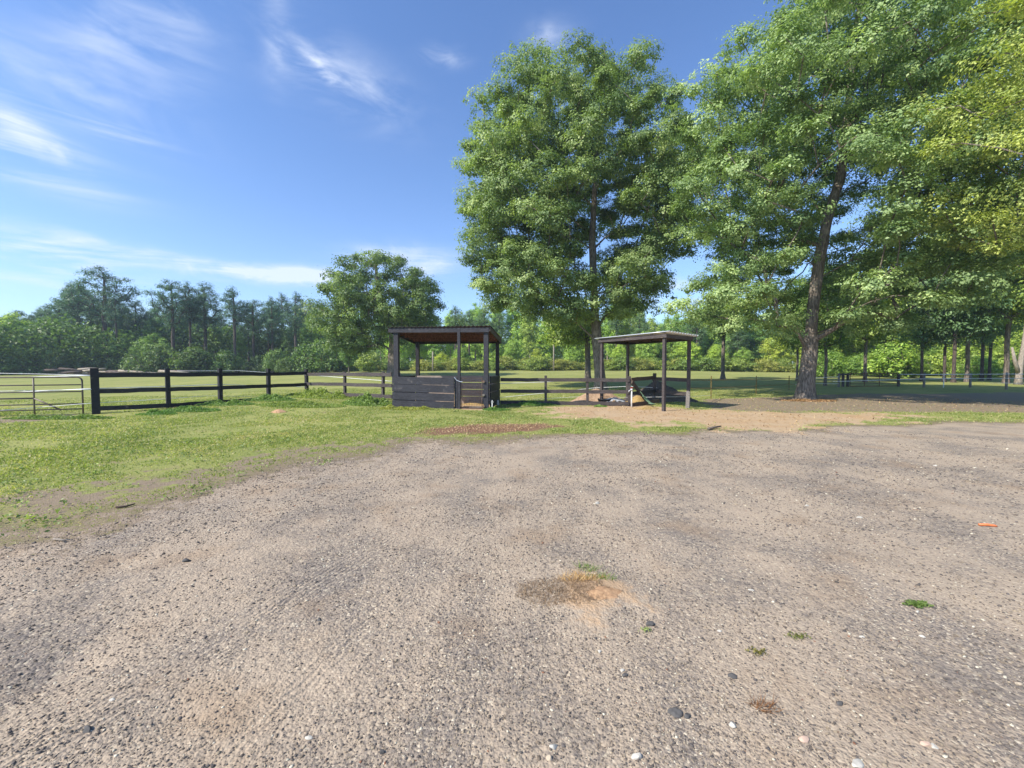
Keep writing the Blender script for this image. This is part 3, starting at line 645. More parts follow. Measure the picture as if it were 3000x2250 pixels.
# ---- prototypes for the woods
def ell_prof(h, z0, rmax, skew=.5, jag=.12):
    pts = []
    for i in range(26):
        a = 2*math.pi*i/26; rr = rmax*(1+random.uniform(-jag, jag)); pts.append((rr*math.cos(a)*(1-.25*max(0, math.sin(a))*skew*2), z0+(h-z0)*(.5+.5*math.sin(a)*(1+random.uniform(-.05, .05)))))
    return poly_profile(pts)
def straight(h, n=14, wob=.12):
    return [np.array([random.uniform(-wob, wob)*i/n, random.uniform(-wob, wob)*i/n, -.2+(h+.2)*i/n]) for i in range(n+1)]
protos = {}
def proto(kind, **k): protos[kind] = k
random.seed(11)
def fetch(kind):
    """first call builds the tree, later calls copy it and its parts"""
    k = protos[kind]
    if 'root' not in k:
        a = k['args']; k['root'] = make_tree(**a); k['used'] = False
    if not k['used']: k['used'] = True; return k['root']
    r_ = k['root'].copy(); C.objects.link(r_)
    for ch in list(k['root'].children):
        c = ch.copy(); C.objects.link(c); c.parent = r_
    return r_
def P_(kind, name, h, z0, rmax, npad, pr, per, leaf, r_base, lm, bm, **kw):
    proto(kind, args=dict(name=name, base=(0, 0, 0), trunk=straight(h*.93), prof=ell_prof(h, z0, rmax), npad=npad, pr=pr, per=per, leaf=leaf, r_base=r_base, leafmat=lm, barkmat=bm, tip=.03, step=1.2, **kw)); protos[kind]['h'] = h
P_('pine1', 'pine_tree', 20, 9.5, 4.6, 85, .85, 110, .27, .28, M_NEEDLE, M_BARKP, flat=.40, tufts=9, tuft=.30, asp=.4, gap=1.0, sweep=.15, outer=.5)
P_('pine2', 'pine_tree', 20, 11.5, 3.2, 60, .8, 110, .26, .26, M_NEEDLE, M_BARKP, flat=.40, tufts=9, tuft=.30, asp=.4, gap=.95, sweep=.1, outer=.5)
P_('pine3', 'pine_tree', 20, 7.5, 3.9, 95, .85, 110, .27, .30, M_NEEDLE, M_BARKP, flat=.38, tufts=8, tuft=.30, asp=.4, gap=1.0, sweep=.1, outer=.55)
P_('broad1', 'broadleaf_tree', 12, 1.2, 4.2, 115, 1.05, 170, .25, .22, M_LEAF, M_BARK, tufts=12, tuft=.26, gap=.8)
P_('broad2', 'broadleaf_tree', 12, 2.5, 3.3, 90, 1.0, 170, .25, .20, M_LEAF, M_BARK, tufts=12, tuft=.26, gap=.8)
P_('broad3', 'broadleaf_tree', 12, .6, 3.6, 120, .95, 170, .24, .20, M_LEAF, M_BARK, tufts=12, tuft=.26, gap=.8)
P_('tall1', 'slender_tree', 15, 3.5, 2.6, 80, .9, 150, .24, .17, M_LEAF, M_BARKL, tufts=11, tuft=.26, gap=.85)
P_('shrub1', 'shrub', 3, .1, 2.0, 45, .6, 70, .22, .05, M_LEAF, M_BARK, tufts=7, tuft=.22, cat='shrub')
P_('shrub2', 'shrub', 3, .0, 2.6, 60, .55, 70, .20, .05, M_LEAF, M_BARK, tufts=7, tuft=.22, cat='shrub')
P_('bare1', 'bare_tree', 14, 4, 3.2, 110, .9, 14, .22, .2, M_LEAF, M_BARKL, tufts=4, tuft=.3)
P_('cedar', 'conifer', 14, 2.9, 3.6, 110, .9, 130, .26, .12, M_NEEDLE, M_BARKP, flat=.35, tufts=9, tuft=.26, asp=.4, gap=.75, sweep=-.2, outer=.6)
P_('mid', 'shade_tree', 13, 3.8, 4.4, 105, 1.0, 230, .20, .13, M_LEAF, M_BARK, tufts=14, tuft=.22, gap=.9)
def plant(kind, px, Y, top=None, h=None, wide=1., col=(1, 1, 1, 1), label=None, group=None, cat=None, rz=None, off=0):
    b = gp(px, Y); o = fetch(kind); H = protos[kind]['h']
    if top is not None: h = at(px, top, Y).z-b.z
    s = h/H; o.location = b-Vector((0, 0, .1)); o.scale = (s**.6*wide, s**.6*wide, s) if s < 1 else (s*wide*.95, s*wide*.95, s)
    o.rotation_euler = (0, 0, random.uniform(0, 6.28) if rz is None else rz)
    for ch in o.children: ch.color = col
    tag(o, label, cat or ('shrub' if 'shrub' in kind else 'tree'))
    if group: o['group'] = group
    elif 'group' in o: del o['group']
    return o
# ---- left tree line
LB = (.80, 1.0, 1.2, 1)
for (k, px, Y, top, wd, lb) in (
    ('pine1', 312, 74, 776, 1.15, 'tallest pine at the left, airy dome crown high above the other trees'),
    ('pine3', 236, 76, 826, 1.0, 'pine with a narrow pointed crown just left of the tallest pine'),
    ('pine2', 345, 72, 862, .7, 'small thin pine tucked under the right side of the tallest pine'),
    ('pine1', 510, 70, 812, 1.0, 'pine with wide layered boughs standing before the gap in the left tree line'),
    ('pine2', 560, 73, 826, .8, 'slim straight pine touching the wide-boughed pine on its right'),
    ('pine3', 605, 75, 822, 1.0, 'dark rounded pine, third from the gap in the left tree line'),
    ('pine2', 690, 72, 841, 1.0, 'pine with a flat-topped bluish crown above the third fence post'),
    ('pine1', 745, 76, 872, .9, 'lower pine between the flat-topped pine and the last dark pines'),
    ('pine3', 800, 74, 874, .8, 'narrow pine beside the last dark pine of the left tree line'),
    ('pine2', 868, 73, 890, 1.0, 'rounded dark pine at the right end of the left tree line'),
    ('pine3', 180, 78, 868, 1.0, 'pine on the left slope of the tallest pine group'),
    ('pine2', 130, 82, 900, .9, 'thin pine peeping over the broadleaf trees at the far left')):
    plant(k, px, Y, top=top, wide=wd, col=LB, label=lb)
plant('bare1', 898, 84, top=866, col=(1.2, 1.15, 1.1, 1), label='pale grey thinly leafed tree between the left tree line and the broad oak')
random.seed(21)
for i in range(30):
    px = 60+i*30+random.uniform(-14, 14)
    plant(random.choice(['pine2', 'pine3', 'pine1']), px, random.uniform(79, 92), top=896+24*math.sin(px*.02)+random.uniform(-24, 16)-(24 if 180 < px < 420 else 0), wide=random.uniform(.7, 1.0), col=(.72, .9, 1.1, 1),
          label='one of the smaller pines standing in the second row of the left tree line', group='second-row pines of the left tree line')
random.seed(5)
for px in range(-260, 960, 42):
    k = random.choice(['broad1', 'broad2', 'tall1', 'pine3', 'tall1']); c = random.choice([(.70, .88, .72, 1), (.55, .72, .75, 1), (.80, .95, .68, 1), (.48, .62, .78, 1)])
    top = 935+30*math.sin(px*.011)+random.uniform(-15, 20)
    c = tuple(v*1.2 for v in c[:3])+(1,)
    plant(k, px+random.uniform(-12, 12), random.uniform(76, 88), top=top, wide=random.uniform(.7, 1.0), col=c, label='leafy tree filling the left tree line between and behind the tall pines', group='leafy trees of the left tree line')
for px, top, c, lb in ((45, 915, (1.8, 1.8, 1.2, 1), 'bright yellow-green rounded tree at the far left edge'), (165, 925, (.40, .5, .62, 1), 'dark vine-smothered tree hump left of the tallest pine'),
                       (-60, 895, (.62, .8, .7, 1), 'green tree cut by the left edge above the pipe gate'), (370, 985, (.8, 1.0, .8, 1), 'low light green tree below the small thin pine'), (455, 975, (.85, 1.05, .75, 1), 'low bright green tree left of the wide-boughed pine trunk')):
    plant('broad1', px, 73, top=top, wide=1.1, col=c, label=lb)
for px in range(-200, 980, 40):
    plant(random.choice(['shrub1', 'shrub2']), px+random.uniform(-18, 18), random.uniform(66, 74), h=random.uniform(1.6, 5.6), wide=random.uniform(.7, 1.2), col=random.choice([(.45, .6, .55, 1), (.6, .75, .6, 1), (.36, .48, .55, 1), (.5, .6, .55, 1)]),
          label='bushy shrub at the foot of the left tree line', group='shrubs under the left tree line')
# ---- centre and right wood behind the paddock
for i in range(62):
    px = 930+i*35+random.uniform(-14, 14); Y = random.uniform(80, 92)
    c = random.choice([(1.0, 1.1, .75, 1), (.8, .95, .75, 1), (1.15, 1.2, .75, 1), (.7, .85, .75, 1), (1.05, 1.0, .8, 1)])
    top = 900+16*math.sin(i*.7)+random.uniform(-26, 22)+max(0, (1350-px)*.03)
    c = (c[0]*1.45, c[1]*1.5, c[2]*1.4, 1)
    plant(random.choice(['broad1', 'broad2', 'tall1', 'tall1']), px, Y, top=top, wide=random.uniform(.7, 1.0), col=c, label='leafy tree in the continuous wood behind the paddock', group='leafy trees of the wood behind the paddock')
for px, top, lb in ((1335, 895, 'thin pine rising over the wood just right of the broad oak'), (1375, 908, 'pine between the thin pine and the tall oak crown, above the dark shed roof'), (1418, 900, 'bushy-topped pine above the right end of the dark shed roof'),
                (1462, 912, 'pine half hidden by the lowest left boughs of the tall oak'), (1805, 900, 'pine pole seen through the gap right of the tall oak trunk'), (1872, 915, 'pine over the middle of the silver shed roof'),
                (2040, 905, 'pine in the wood between the tall oak and the leaning oak'), (2160, 940, 'bare-stemmed pine in the wood left of the leaning oak trunk')):
    plant(random.choice(['pine2', 'pine3']), px, random.uniform(76, 80), top=top, wide=.9, col=(1.3, 1.4, 1.15, 1), label=lb)
for i in range(17):
    px = 1300+i*74+random.uniform(-24, 24)
    plant(random.choice(['broad3', 'broad1']), px, random.uniform(73, 77), top=random.uniform(950, 1035), wide=random.uniform(.6, 1.0), col=random.choice([(1.7, 1.75, .95, 1), (1.3, 1.45, 1.0, 1), (1.9, 1.7, .95, 1)]),
          label='low light green tree at the front edge of the wood', group='low trees at the front edge of the wood')
for i in range(56):
    px = 960+i*29+random.uniform(-8, 8)
    plant(random.choice(['shrub1', 'shrub2']), px, random.uniform(68, 72), h=random.uniform(1.3, 2.6), wide=random.uniform(1, 1.4), col=random.choice([(1.3, 1.1, .9, 1), (1.1, 1.1, .8, 1), (1.5, 1.2, 1.0, 1), (.9, 1.0, .8, 1)]),
          label='scrubby olive bush along the paddock\'s far edge', group='scrub along the far paddock edge')
plant('shrub1', 1080, 66, h=3.6, col=(1.4, 1.35, 1.2, 1), label='pale vine-draped bush under the left boughs of the broad oak')
plant('broad2', 1022, 62, top=985, wide=.7, col=(.8, 1, .8, 1), label='small pale-trunked tree under the left side of the broad oak')
# ---- trees behind the right paddock fence
for (k, px, Y, top, wd, col_, lb) in (
    ('mid', 2335, 37, 800, .8, (.9, 1, .8, 1), 'tree whose trunk shows just left of the leaning oak trunk'),
    ('mid', 2418, 31, 760, .9, (.8, .95, .75, 1), 'tree whose brown trunk shows just right of the leaning oak trunk'),
    ('broad2', 2500, 60, 850, 1.0, (1.2, 1.25, .7, 1), 'pale-trunked tree directly behind the left end of the red gate'),
    ('mid', 2534, 36, 720, 1.0, (1.05, 1.1, .75, 1), 'thick-trunked tree right behind the red pipe gate'),
    ('broad2', 2662, 58, 850, 1.0, (1.35, 1.35, .6, 1), 'pale-trunked tree behind the right post of the red gate'),
    ('cedar', 2700, 38, 690, .9, (1.09, 1.23, 0.91, 1), 'dark conifer behind the red gate\'s right-hand post'),
    ('cedar', 2766, 37, 640, .9, (1.16, 1.30, 0.91, 1), 'slim conifer behind the taped fence, next right of the gate conifer'),
    ('cedar', 2794, 36, 600, 1.0, (0.94, 1.09, 0.84, 1), 'dark thick-stemmed conifer in the middle of the right-hand row'),
    ('mid', 2833, 37, 560, .9, (1.30, 1.30, 0.98, 1), 'broad pale-barked tree in the right-hand row behind the taped fence'),
    ('cedar', 2876, 40, 600, .9, (1.30, 1.38, 0.98, 1), 'thin conifer right of the pale-barked tree'),
    ('cedar', 2898, 41, 640, .9, (1.16, 1.23, 0.91, 1), 'second thin conifer right of the pale-barked tree'),
    ('mid', 2948, 35, 520, 1.0, (1.01, 1.09, 0.84, 1), 'dark tree by the last white-tape post on the right'),
    ('mid', 3060, 34, 450, 1.1, (1.09, 1.16, 0.84, 1), 'tree at the right edge whose boughs hang above the taped fence')):
    plant(k, px, Y, top=top, wide=wd, col=col_, label=lb)
for i in range(9):
    plant(random.choice(['broad1', 'mid']), 2400+i*95, random.uniform(56, 68), top=random.uniform(780, 900), wide=1.1, col=random.choice([(1.3, 1.4, .8, 1), (1.5, 1.5, .8, 1), (1.1, 1.2, .8, 1)]),
          label='leafy tree deep in the shaded grove at the right', group='leafy trees deep in the right-hand grove')
for i in range(20):
    plant(random.choice(['shrub1', 'shrub2', 'broad3']), 2400+i*38+random.uniform(-14, 14), random.uniform(46, 56), h=random.uniform(2.2, 4.4), wide=random.uniform(.9, 1.3), col=random.choice([(1.2, 1.35, .8, 1), (.9, 1.1, .75, 1), (1.4, 1.4, .8, 1)]),
          label='sunlit bush between the trunks of the right-hand grove', group='bushes in the right-hand grove', cat='shrub')
# forked pale stump-like trunk
b = gp(2984, 33); mb = MB(b); mb.tube([b+Vector(v) for v in ((0, 0, -.2), (.02, 0, .6), (.1, 0, 1.6), (.45, .1, 3.2), (.62, .1, 5.4))], [.30, .21, .18, .15, .10], 12)
mb.tube([b+Vector(v) for v in ((0, 0, .9), (-.35, 0, 1.9), (-.62, 0, 3.0))], [.16, .12, .07], 10)
st_ = empty('dead_tree', b, 'pale forked bare trunk at the far right behind the taped fence', 'tree'); st_o = mb.build('trunk', M_BARKL, st_, smooth=True)
st_o.location = (0, 0, 0)
# far wood mass behind
n = 170000; a_ = np.radians(rng.uniform(-60, 62, n)); r_ = rng.uniform(98, 125, n); X = r_*np.tan(a_)*.0+np.sin(a_)*r_; Yv = np.cos(a_)*r_; Yv = np.maximum(Yv, 60)+0
zt = 8.5+3.0*fbm(a_*14, a_*0, 1., 4)*2+rng.normal(0, .5, n); Z = gz(X, Yv)+zt*rng.random(n)**.8
P, Fq = leaf_cards(np.stack([X, Yv, Z], -1), np.full(n, .55), .7, .3)
fw = link_mesh('distant_wood', np_mesh('distant_wood', P, Fq, 4, {'v': np.repeat(np.clip(rng.normal(.35, .2, n), 0, 1), 4)}), M_LEAF); fw.color = (.6, .75, .7, 1)
tag(fw, 'dense green woodland mass far behind the first rows of trees', 'woodland', kind='stuff')

# ------------------------------------------------------------------ board fences
def fence(name, label, pts, rails, mat, pw=.11, ph=1.42, rail_h=.14, rail_t=.035, group=None, side=-1, skip=(), pw0=None, rz=None):
    """pts: (x, y) of each post; rails: heights over a smoothed base line per post; side: rails toward the viewer"""
    root = empty(name, (pts[0][0], pts[0][1], 0), label, 'fence', group); o = Vector((pts[0][0], pts[0][1], 0))
    Z = [float(gz(*p)) for p in pts]
    for i, p in enumerate(pts):
        if i in skip: continue
        wv = pw0 if (pw0 and i == 0) else pw; d = Vector(pts[min(i+1, len(pts)-1)])-Vector(pts[max(i-1, 0)]); twist = 0
        zt = (rz[i] if rz else Z[i])+ph+random.uniform(-.02, .03); tl = random.uniform(-.03, .03)
        mb = MB(o); up = Vector((d.x, d.y, 0)).normalized()
        mb.beam((p[0], p[1], Z[i]-.25), (p[0]+tl, p[1], zt), wv, wv, up=up); mb.build('post', mat, root, bevel=.006)
    for hgt in rails:
        for i in range(len(pts)-1):
            a, b_ = Vector((*pts[i], 0)), Vector((*pts[i+1], 0)); d = (b_-a).normalized(); nrm = Vector((d.y, -d.x, 0))
            if nrm.dot(-(a+b_)*.5) < 0: nrm = -nrm
            off = nrm*(pw/2+rail_t/2+.002)*(-side)
            za, zb = (rz[i] if rz else Z[i])+hgt, (rz[i+1] if rz else Z[i+1])+hgt
            a2, b2 = a+off-d*(.0 if i else .04)+Vector((0, 0, za+random.uniform(-.01, .01))), b_+off-d*.004+Vector((0, 0, zb+random.uniform(-.01, .01)))
            mb = MB(o); mb.beam(a2, b2, rail_t, rail_h, seg=5, wob=.011); mb.build('rail', mat, root)
    return root
def xy(px, Y): return ((px-1500)/F_PX*Y, Y)
LF = [xy(279, 12.7), xy(492, 13.9), xy(644, 15.2), xy(786, 17.0), xy(898, 18.8)]
fence('board_fence', 'black three-board fence running back from the pipe gate to the weedy corner', LF, (1.25, .745, .22), M_BLACK, pw=.125, ph=1.45, pw0=.19, rz=[0, 0, .01, .0, .02])
MF = [xy(898, 18.8), xy(1010, 17.6), xy(1121, 16.2), xy(1152, 15.9)]
fence('board_fence', 'black board fence between the weedy corner and the dark shed', MF, (1.22, .79, .36), M_BROWNB, pw=.10, ph=1.33, skip=(0, 3), rz=[0, .02, .02, .02])
RF = [xy(1470, 16.6), xy(1599, 16.4), xy(1722, 16.2), xy(1844, 16.0)]
fence('board_fence', 'dark three-board fence between the dark shed and the silver-roofed shed', RF, (1.02, .56, .10), M_BROWNB, pw=.10, ph=1.18, skip=(0,), rz=[.0]*4)
PF = [xy(1844, 16.0), xy(1917, 17.4), xy(2017, 15.45)]
fr = fence('board_fence', 'dark board fence under the silver-roofed shed around the dirt pile', PF[1:], (.98, .46), M_BROWNB, pw=.11, ph=1.22, skip=(1,), rz=[.05, .05])
b0 = Vector((*PF[0], 0)); b1 = Vector((*PF[1], 0))
root = empty('broken_hurdle', b0, 'broken dark plank hurdle with one slanting board beside the white standpipe', 'hurdle')
def plank(name, p0, p1, w_, h_, mat, parent, origin, **kw):
    mb = MB(origin); mb.beam(p0, p1, w_, h_, **kw); return mb.build(name, mat, parent)
dd = (b1-b0)
plank('plank', b0+Vector((.05, -.1, 1.03)), b1+Vector((-.02, -.1, 1.10)), .035, .15, M_OLDB, root, b0, seg=4, wob=.012)
plank('plank', b0+Vector((.05, -.1, .50)), b1+Vector((.15, -.1, .55)), .035, .14, M_BLACK, root, b0)
plank('brace', b0+Vector((.06, -.14, .95)), b0+dd*.62+Vector((0, -.2, .15)), .04, .15, M_OLDB, root, b0)
plank('plank', b0+Vector((.05, -.2, .06)), b0+dd*.9+Vector((.2, -.3, .14)), .05, .14, M_OLDB, root, b0)

# ------------------------------------------------------------------ dark shed with a wire gate
def corr_sheet(origin, A, B, Cc, pitch=.076, amp=.011, th=.004, mat=None, parent=None, name='roof_sheet'):
    """A corner, B along the corrugation axis, Cc across it"""
    A, B, Cc = Vector(A), Vector(B), Vector(Cc); L = (Cc-A).length; n = int(L/pitch*8); nrm = (B-A).cross(Cc-A).normalized()
    if nrm.z < 0: nrm = -nrm
    v, f = [], []; m = 5
    for lay in (0, 1):
        for i in range(n+1):
            c = math.sin(i/8*2*math.pi)*amp
            for j in range(m):
                v.append(A.lerp(Cc, i/n)+(B-A)*(j/(m-1))+nrm*(c-lay*th)-Vector(origin))
    o = (n+1)*m
    for i in range(n):
        for j in range(m-1):
            a = i*m+j; f.append((a, a+1, a+m+1, a+m)); f.append((o+a, o+a+m, o+a+m+1, o+a+1))
    for i in range(n):
        for j in (0, m-1): a = i*m+j; f.append((a, a+m, o+a+m, o+a) if j == 0 else (a, o+a, o+a+m, a+m))
    for j in range(m-1):
        for i in (0, n): a = i*m+j; f.append((a, o+a, o+a+1, a+1))
    me = bpy.data.meshes.new(name); me.from_pydata([tuple(q) for q in v], [], f); me.update(); me.polygons.foreach_set('use_smooth', [True]*len(f))
    return link_mesh(name, me, mat, parent)
FLp, FRp, BRp = Vector((-4.32, 15.1, 0)), Vector((-.90, 14.65, 0)), Vector((-.60, 16.95, 0)); BLp = FLp+(BRp-FRp)
BLp = Vector((-4.0, 17.4, 0)); O1 = Vector((-2.5, 15.9, 0)); shed = empty('shed', O1, 'dark open-sided horse shelter with black board walls and a wire gate', 'shed')
def V3(p, z): return Vector((p.x, p.y, z))
fd = (FRp-FLp).normalized(); fn = Vector((fd.y, -fd.x, 0)); sdv = (BRp-FRp).normalized()
if fn.y > 0: fn = -fn
TF, TB = 2.86, 2.60
for p, t_, w_ in ((FLp+fd*.08, TF, .17), (FRp-fd*.02, TF, .16), (BLp, TB, .14), (BRp, TB, .14)):
    plank('post', V3(p, -.25), V3(p, t_-.02), w_, w_, M_BLACKB if p.y < 16 else M_BLACK, shed, O1, up=fd)
DP = FLp.lerp(FRp, .713)    # slim post by the gate
plank('post', V3(DP+fn*.10, -.2), V3(DP+fn*.10, TF+.04), .10, .10, M_BLACKB, shed, O1, up=fd)
plank('post', V3(DP-fd*.13+fn*.02, -.2), V3(DP-fd*.13+fn*.02, 1.12), .12, .10, M_BLACKB, shed, O1, up=fd)
def boards(a, b_, n, z0, hgt, off, mat, drop=0, t=.04):
    for k in range(n):
        z = z0+k*hgt+hgt/2; a_, b2 = a+off, b_+off
        plank('wall_board', V3(a_, z+.008*random.uniform(-1, 1)), V3(b2, z-drop+.008*random.uniform(-1, 1)), t, hgt-.022, mat, shed, O1, seg=5, wob=.003)
boards(FLp-fd*.05, DP-fd*.19, 4, .04, .287, fn*.115, M_BLACKB, drop=.05)
boards(BLp, BRp, 4, .04, .287, -fn*(-.095), M_INNER)
boards(FRp+sdv*.1, BRp-sdv*.08, 4, .04, .287, Vector((.10, 0, 0)), M_BLACK)
boards(FLp+sdv*.1, BLp-sdv*.08, 4, .04, .287, Vector((-.10, 0, 0)), M_BLACK)
ov = .07
c1, c2 = FLp-fd*.14+fn*.12, FRp+fd*.10+fn*.12; c3, c4 = BRp+fd*.10-fn*.12, BLp-fd*.14-fn*.12
plank('fascia', V3(c1, TF), V3(c2, TF-.03), .045, .17, M_BLACKB, shed, O1)
plank('fascia', V3(c2+fd*.03, TF), V3(c3+fd*.03, TB), .045, .15, M_BROWNB, shed, O1)
plank('fascia', V3(c1-fd*.03, TF), V3(c4-fd*.03, TB), .045, .15, M_BLACK, shed, O1)
plank('fascia', V3(c4, TB-.01), V3(c3, TB-.01), .045, .15, M_BLACK, shed, O1)
for k in range(1, 6):
    f = k/6; plank('rafter', V3(c1.lerp(c4, f)+fd*.06, TF+.02+(TB-TF)*f), V3(c2.lerp(c3, f)-fd*.06, TF-.01+(TB-TF)*f), .05, .12, M_RUSTC, shed, O1)
mb = MB(O1)
mb.box8([V3(c1, TF+.080), V3(c2, TF+.080), V3(c3, TB+.080), V3(c4, TB+.080), V3(c1, TF+.092), V3(c2, TF+.092), V3(c3, TB+.092), V3(c4, TB+.092)]); mb.build('ceiling_boards', M_RUSTC, shed)
corr_sheet(O1, V3(c1-fd*.06+fn*.07, TF+.115), V3(c4-fd*.06-fn*.05, TB+.112), V3(c2+fd*.06+fn*.07, TF+.113), mat=M_ROOFD, parent=shed, name='roof', pitch=.15, amp=.014)
# gate (door) of the shed
g0, g1 = DP+fd*.09+fn*.10, FRp-fd*.16+fn*.10; zb, zt = .03, 1.12
mb = MB(O1); rr = .014
mb.tube([V3(g0, zb), V3(g0, zt), V3(g1, zt), V3(g1, zb), V3(g0, zb)], rr, 8, cap=False); door = mb.build('gate', M_WIRE, shed)
mb = MB(O1); zs = [zb+.05+.055*i for i in range(9)]+[zb+.6+.12*i for i in range(4)]
for z in zs: mb.tube([V3(g0, z), V3(g0.lerp(g1, .5), z-.006), V3(g1, z)], .0035, 5)
for i in range(1, 8): p = g0.lerp(g1, i/8); mb.tube([V3(p, zb), V3(p+fn*.005, .6), V3(p, zt)], .0035, 5)
mb.build('wire_mesh', M_WIRE, door)
for z in (.12, .52, 1.0): plank('hinge', V3(g1+fd*.02+fn*.02, z), V3(g1+fd*.10+fn*.02, z), .02, .07, M_GREYP if z == .52 else M_WIRE, door, O1)
mb = MB(O1); q = DP-fd*.06+fn*.17; mb.tube([V3(q-fd*.10, 1.16), V3(q-fd*.02, 1.05), V3(q+fd*.10, 1.0), V3(q+fd*.2, .99)], .012, 6); mb.build('latch_chain', M_ROOFW, door)
# sill board lying at the gate foot
plank('sill', V3(g0+fn*.0-fn*.25, .06), V3(g1-fn*.25, .06), .16, .05, M_GREYP, shed, O1)
# ground straw heap inside
def mound(name, cx, cy, rx, ry, h, mat, label, cat, seed=0, pw=1.5, rot=0, nn=44, rough=.18, asym=0):
    rs = np.random.default_rng(seed); V_, F_ = [], []; na_ = nn*2
    for i in range(nn+1):
        r = i/nn
        for k in range(na_):
            a = 2*math.pi*k/na_; wob = 1+.18*math.sin(2*a+seed)+.10*math.sin(5*a+seed*2)
            ux, uy = r*math.cos(a)*rx*wob, r*math.sin(a)*ry*wob; X_ = cx+ux*math.cos(rot)-uy*math.sin(rot); Y_ = cy+ux*math.sin(rot)+uy*math.cos(rot)
            V_.append((X_, Y_, r, a))
    V_ = np.array(V_); hh = h*(np.clip(1-V_[:, 2]**pw, 0, 1)**1.3)*(1+asym*np.cos(V_[:, 3])*V_[:, 2])*(1+rough*2.2*fbm(V_[:, 0]+seed, V_[:, 1], 2.6, 4))+.10*h*fbm(V_[:, 0], V_[:, 1]+seed, 14, 3)*(1-V_[:, 2])
    z0 = surf(cx, cy)[0]; zz = surf(V_[:, 0], V_[:, 1])+hh-.015*(V_[:, 2] > .93)
    P = np.stack([V_[:, 0]-cx, V_[:, 1]-cy, zz-z0], -1)
    for i in range(nn):
        for k in range(na_): F_.append((i*na_+k, (i+1)*na_+k, (i+1)*na_+(k+1) % na_, i*na_+(k+1) % na_))
    o = link_mesh(name, np_mesh(name, P, np.array(F_), 4, smooth=True), mat); o.location = (cx, cy, z0); return tag(o, label, cat)
def gxy(px, Y): return xy(px, Y)
c = gxy(1385, 16.3); mound('straw_heap', c[0], c[1], .55, .3, .08, M_STRAW, 'small heap of straw behind the wire gate inside the dark shed', 'straw', 3)
# ------------------------------------------------------------------ open shed with silver roof
A_, B_, C_ = Vector((5.20, 14.0, 0)), Vector((6.62, 15.35, 0)), Vector((3.62, 16.5, 0)); D_ = C_+(B_-A_); O2 = Vector((5.1, 15.9, 0))
sh2 = empty('shed', O2, 'open four-post shelter with a flat silver corrugated roof', 'shed')
ab, ac = (B_-A_).normalized(), (C_-A_).normalized(); T2 = 2.55
for p, lo in ((A_, -.3), (B_, -.3), (C_, -.3), (D_, -.3)):
    plank('post', V3(p, lo), V3(p, T2+.02), .098, .098, M_BROWNB, sh2, O2, up=ac)
plank('footing_board', V3(B_-ab*.04-ac*.0+Vector((-.05, -.10, 0)), -.05), V3(B_+Vector((-.05, -.10, 0)), .62), .14, .05, M_GREYP, sh2, O2, up=ab)
e = .085
pA, pB, pC, pD = A_-ab*e-ac*e, B_+ab*e-ac*e, C_-ab*e+ac*e, D_+ab*e+ac*e
for a, b_, m, ex in ((pA-ac*.05, pC+ac*.05, M_BROWNB, 0), (pA+ab*.02, pB+ab*.05, M_BROWNB, -.002), (pB, pD, M_BLACK, -.002), (pC, pD, M_BLACK, -.004)):
    plank('beam', V3(a, T2+.02+ex), V3(b_, T2+.035+ex), .045, .13, m, sh2, O2)
for k in range(1, 5):
    f = k/5; plank('rafter', V3(A_.lerp(C_, f), T2+.06), V3(B_.lerp(D_, f), T2+.06), .045, .10, M_OLDB, sh2, O2)
rA, rB, rC = pA-ac*.20-ab*.10, pB-ac*.20+ab*.14, pC+ac*.20-ab*.10
corr_sheet(O2, V3(rA, T2+.15), V3(rC, T2+.13), V3(rB, T2+.14), pitch=.21, amp=.028, th=.010, mat=M_ROOFW, parent=sh2, name='roof')
# ------------------------------------------------------------------ piles and clutter by the open shed
c = gxy(1752, 17.3); mound('sand_pile', c[0], c[1], 1.25, .9, .62, M_SAND, 'pale brown sand pile behind the low boards, left of the open shed', 'sand pile', 1, 1.3)
c = gxy(1868, 17.0); mound('straw_pile', c[0], c[1], .75, .6, .36, M_STRAW, 'yellowish straw and manure pile beside the broken hurdle', 'straw pile', 5, 1.4)
c = gxy(1925, 18.6); mound('soil_pile', c[0], c[1], 1.55, 1.1, .95, M_DKSOIL, 'dark grey-brown heap behind the fence under the open shed', 'dirt pile', 8, 1.15)
c = gxy(1895, 14.9); mound('straw_pile', c[0], c[1], .55, .35, .12, M_STRAW, 'low scatter of golden straw in front of the broken hurdle', 'straw pile', 12)
c = gxy(815, 13.0); mound('ant_hill', c[0], c[1], .30, .22, .10, M_ORSOIL, 'small orange earth mound on the lawn before the black fence', 'ant hill', 4, 1.6)
c = gpix(1770, 1745); mound('clay_mound', c[0], c[1], .12, .07, .02, M_ORSOIL, 'low rise of orange sand in the gravel beside the dry weed', 'sand', 6, 1.6)
# standpipe
p = Vector((*gxy(1851, 15.6), 0)); root = empty('standpipe', p, 'white plastic standpipe with a red tap at the end of the dark fence', 'standpipe')
mb = MB(p); mb.tube([p+Vector((0, 0, -.1)), p+Vector((0, 0, .66))], .026, 12); mb.build('pipe', M_PVC, root, smooth=True)
mb = MB(p); mb.tube([p+Vector((0, 0, .62)), p+Vector((.0, -.0, .70))], .045, 12); mb.tube([p+Vector((0, 0, .66)), p+Vector((-.10, -.04, .64)), p+Vector((-.13, -.05, .58))], .016, 8); mb.build('tap', M_ROOFW, root, smooth=True)
mb = MB(p); mb.tube([p+Vector((-.05, 0, .73)), p+Vector((.05, 0, .73))], .014, 8); mb.build('tap_handle', M_REDCAP, root)
